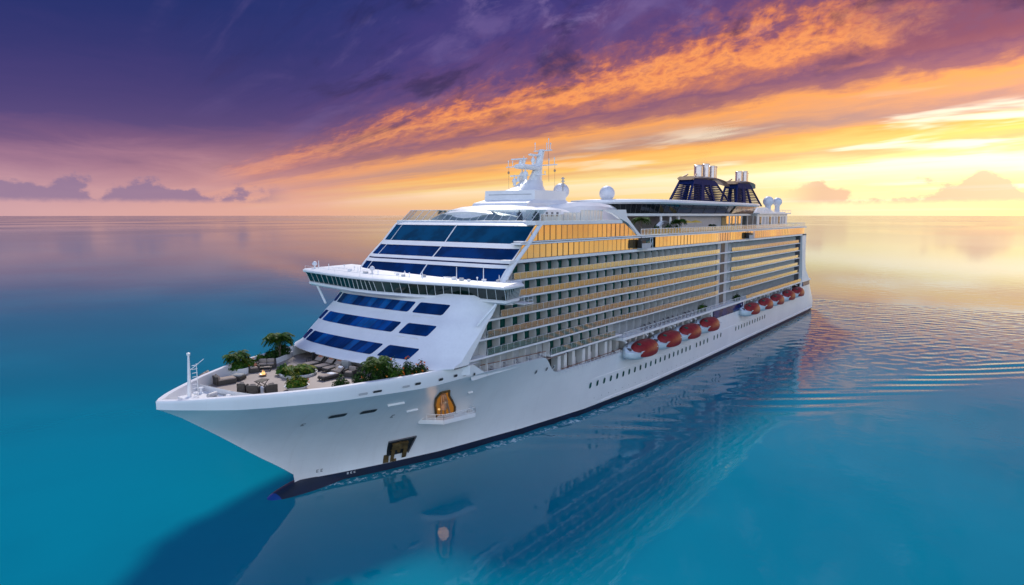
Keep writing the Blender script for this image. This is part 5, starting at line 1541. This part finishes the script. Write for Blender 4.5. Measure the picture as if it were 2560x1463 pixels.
seatset('chaise', 'long rattan chaise with taupe mattress beside the corner sofa', 'chaise', (6.9, -7.4, D), face(7.6, -7.6, 5.3, -7.1), 1.7, 2.9, arms=False, seats=1)
seatset('pouf', 'rounded rattan pouf with grey green top between the sofa and curved planter', 'pouf', (4.4, -8.0, D), 0.5, 1.7, 1.7, arms=False, back=False, seats=1, cush='cushion_grey')
seatset('sofa', 'rattan armchair with red pillow facing the fire bowl', 'sofa', (0.2, -10.8, D), face(0, -10.8, 1.4, -7), 1.7, 1.8, seats=1, pillow=True)
seatset('sofa', 'two seat rattan sofa with taupe back cushions against the long planter', 'sofa', (-2.6, -11.4, D), face(-2.8, -11.4, -0.6, -8.5), 2.9, 1.6)
t = thing('coffee_table', 'low dark coffee table in front of the two seat sofa', 'table', (-1.4, -9.9, D), 0.9, 'terrace tables')
b = MB(); b.bevbox((0, 0, 0.55), 1.0, 1.9, 0.10, 0.03); b.build('table_top', M['rattan'], t)
for x in (-.4, .4):
    for y in (-.8, .8): MB().box(x - .06, x + .06, y - .06, y + .06, 0, 0.5).build('leg', M['rattan'], t)
b = MB(); b.bevbox((0, 0.2, 0.63), 0.7, 0.9, 0.05, 0.02); b.build('tray', M['cushion'], t)
# three chairs with their backs to the port bulwark, round a folding table
c0 = seatset('armchair', 'leftmost dark rattan armchair of the three with backs to the rim', 'armchair', (7.9, -1.0, D), face(8, 0, 5.2, -1.6), 1.2, 1.2, 'armchairs round the folding table', seats=1)
for lb, x, y in (('middle dark rattan armchair of the three with backs to the rim', 7.6, 1.2), ('rightmost dark rattan armchair of the three with backs to the rim', 5.9, 2.7)):
    o = copy_tree(c0); o.location = (x, y, D); o.rotation_euler = (0, 0, face(x, y, 4.8, -0.9)); o['label'] = lb
    o.scale = (1, 1.3, 1)
t = thing('folding_table', 'small dark table with crossed legs between three rattan armchairs', 'table', (5.0, -0.9, D), 0.4, 'terrace tables')
b = MB(); b.bevbox((0, 0, 1.08), 1.9, 1.3, 0.08, 0.02); b.build('table_top', M['rattan'], t)
for s in (1, -1):
    MB().tube((-0.8 * s, -0.5, 0.03), (0.8 * s, -0.5, 1.04), 0.06, n=6).build('leg', M['rattan'], t); MB().tube((-0.8 * s, 0.5, 0.03), (0.8 * s, 0.5, 1.04), 0.06, n=6).build('leg', M['rattan'], t)
t = thing('lantern', 'pale lantern standing between the armchairs by the rim', 'lantern', (6.6, 1.6, D), 0)
b = MB(); b.lathe([(0.3, 0), (0.3, 0.08), (0.26, 0.1), (0.26, 0.7), (0.3, 0.74), (0.1, 0.95), (0.02, 1.0)], (0, 0, 0), 10); b.build('case', M['towel'], t)
# fire bowl
t = thing('fire_bowl', 'low fire bowl with small yellow flames on the terrace floor', 'fire bowl', (0.9, -7.0, D))
MB().lathe([(0.25, 0), (0.5, 0.12), (0.62, 0.3), (0.55, 0.3), (0.4, 0.2), (0.02, 0.18)], (0, 0, 0), 16).build('bowl', M['copper'], t, smooth=50)
fm = emit('flame', (1.0, 0.55, 0.2), 1.6)
for x, y, h in ((0, 0, 0.8), (0.2, 0.12, 0.55), (-0.18, 0.1, 0.6), (0.05, -0.2, 0.45)):
    MB().lathe([(0.02, 0), (0.12, 0.15 * h), (0.13, 0.3 * h), (0.07, 0.65 * h), (0.01, h)], (x, y, 0.2), 8).build('flame', fm, t, smooth=50)
# loungers
for lb, x, y, kw in (('lounger closest to the starboard terrace door, beside the black heater', -8.0, -6.3, {}),
                     ('second lounger from starboard with taupe mattress by the terrace wall', -8.0, -3.5, {}),
                     ('third lounger by the terrace wall, left of the grey box seat', -8.0, -1.3, {}),):
    lounger(lb, (x, y, D), 0.05, 1.6, 3.0, **kw)
lounger('lounger with a white towel lying apart from the others near the hedge', (-4.6, 2.6, D), 0.0, 1.5, 3.6, True)
seatset('armchair', 'tall taupe armchair behind the lounger with the towel', 'armchair', (-6.6, 1.2, D), 0.1, 1.6, 1.5, seats=1)
seatset('armchair', 'pale cushioned armchair half hidden by the hedge', 'armchair', (-7.2, 3.9, D), 0.3, 1.8, 1.7, seats=1)
t = thing('box_seat', 'pale grey high backed box seat against the terrace wall', 'seat', (-8.9, 0.8, D), 0.1)
b = MB(); b.bevbox((0, 0, 0.85), 0.9, 1.5, 1.7, 0.08); b.build('back_shell', M['cushion_grey'], t)
b = MB(); b.bevbox((0.5, 0, 0.45), 0.9, 1.4, 0.5, 0.06); b.build('seat', M['cushion_grey'], t)
t = thing('patio_heater', 'black upright patio heater before the white terrace wall', 'heater', (-9.3, -8.2, D), 0)
MB().lathe([(0.36, 0), (0.36, 0.1), (0.2, 0.16), (0.2, 0.2)], (0, 0, 0), 12).build('foot', M['black'], t); b = MB(); b.box(-.16, .16, -.2, .2, 0.2, 1.85); b.build('column', M['black'], t)
t = thing('side_table', 'small black side table next to the patio heater', 'table', (-9.0, -9.2, D), 0, 'terrace tables')
MB().lathe([(0.45, 0), (0.5, 0.03), (0.5, 0.07), (0.02, 0.07)], (0, 0, 0.78), 14).build('table_top', M['black'], t)
for k in range(3):
    a = k * 2.1; MB().tube((0.4 * math.cos(a), 0.4 * math.sin(a), 0), (0.3 * math.cos(a), 0.3 * math.sin(a), 0.8), 0.04, n=5).build('leg', M['black'], t)
t = thing('deck_chair', 'dark blue folding chair leaning by the white terrace wall', 'chair', (-9.5, -4.6, D), 0.1)
b = MB(); b.obox((-0.3, 0, 1.0), 1.3, 0.9, 0.08, 0, 0, 1.25); b.build('backrest', M['navy'], t); b = MB(); b.obox((0.2, 0, 0.5), 0.9, 0.9, 0.08); b.build('seat', M['navy'], t)
for x in (-.15, .6):
    for y in (-.4, .4): MB().tube((x, y, 0), (x, y, 0.5), 0.04, n=5).build('leg', M['grey_dark'], t)
# sun deck loungers seen as a row behind the rail over the boats
L0 = None
for i in range(14):
    x = -80.5 - 2.7 * i
    if L0 is None:
        L0 = thing('deck_lounger', 'small dark lounger in the row behind the rail above the lifeboats', 'lounger', (x, 17.9, 13.62), R(90), 'row of dark loungers above the lifeboats')
        b = MB(); b.bevbox((0, 0, 0.35), 1.3, 0.7, 0.2, 0.04); b.obox((-0.75, 0, 0.65), 0.9, 0.7, 0.1, 0, 0, 0.8)
        for xx in (-.5, .5): b.box(xx - .04, xx + .04, -.3, .3, 0, 0.3)
        b.build('frame', M['grey_dark'], L0)
    else:
        o = copy_tree(L0); o.location.x = x
# umbrellas on the open deck
u0 = None
for lb, x, y in (('yellow parasol right beside the lone palm under the lounge', -110.5, 15.5), ('yellow parasol next to the grey house under the lounge', -117.5, 15.2)):
    if u0 is None:
        u0 = thing('parasol', lb, 'parasol', (x, y, 35.5), 0, 'yellow parasols')
        MB().tube((0, 0, 0), (0, 0, 2.9), 0.07, n=6).build('pole', M['white'], u0)
        MB().lathe([(1.7, 2.45), (1.68, 2.5), (0.9, 2.85), (0.05, 3.1)], (0, 0, 0), 12).build('canopy', paint('yellow_canvas', (0.75, 0.48, 0.08), 0.8), u0)
    else:
        o = copy_tree(u0); o.location = (x, y, 35.5); o['label'] = lb
# thin exhaust smoke
def smoke():
    m, nt = newmat("exhaust_smoke")
    p = nt.nodes.new('ShaderNodeVolumePrincipled'); p.inputs['Color'].default_value = (0.55, 0.36, 0.20, 1); p.inputs['Density'].default_value = 0.007
    o = nt.nodes.new('ShaderNodeOutputMaterial'); nt.links.new(p.outputs[0], o.inputs['Volume'])
    b = MB(); rings = []
    for i in range(9):
        t = i / 8; c = Vector((-160 - 26 * t * t, 0, 57.2 + 15 * t)); r = 1.6 + 5 * t
        rings.append([(c.x + r * 1.5 * math.cos(a), c.y + r * math.sin(a), c.z) for a in [2 * math.pi * k / 14 for k in range(14)]])
    b.loft(rings, True, caps=True); s = b.build('smoke', m); s['kind'] = 'stuff'
smoke()
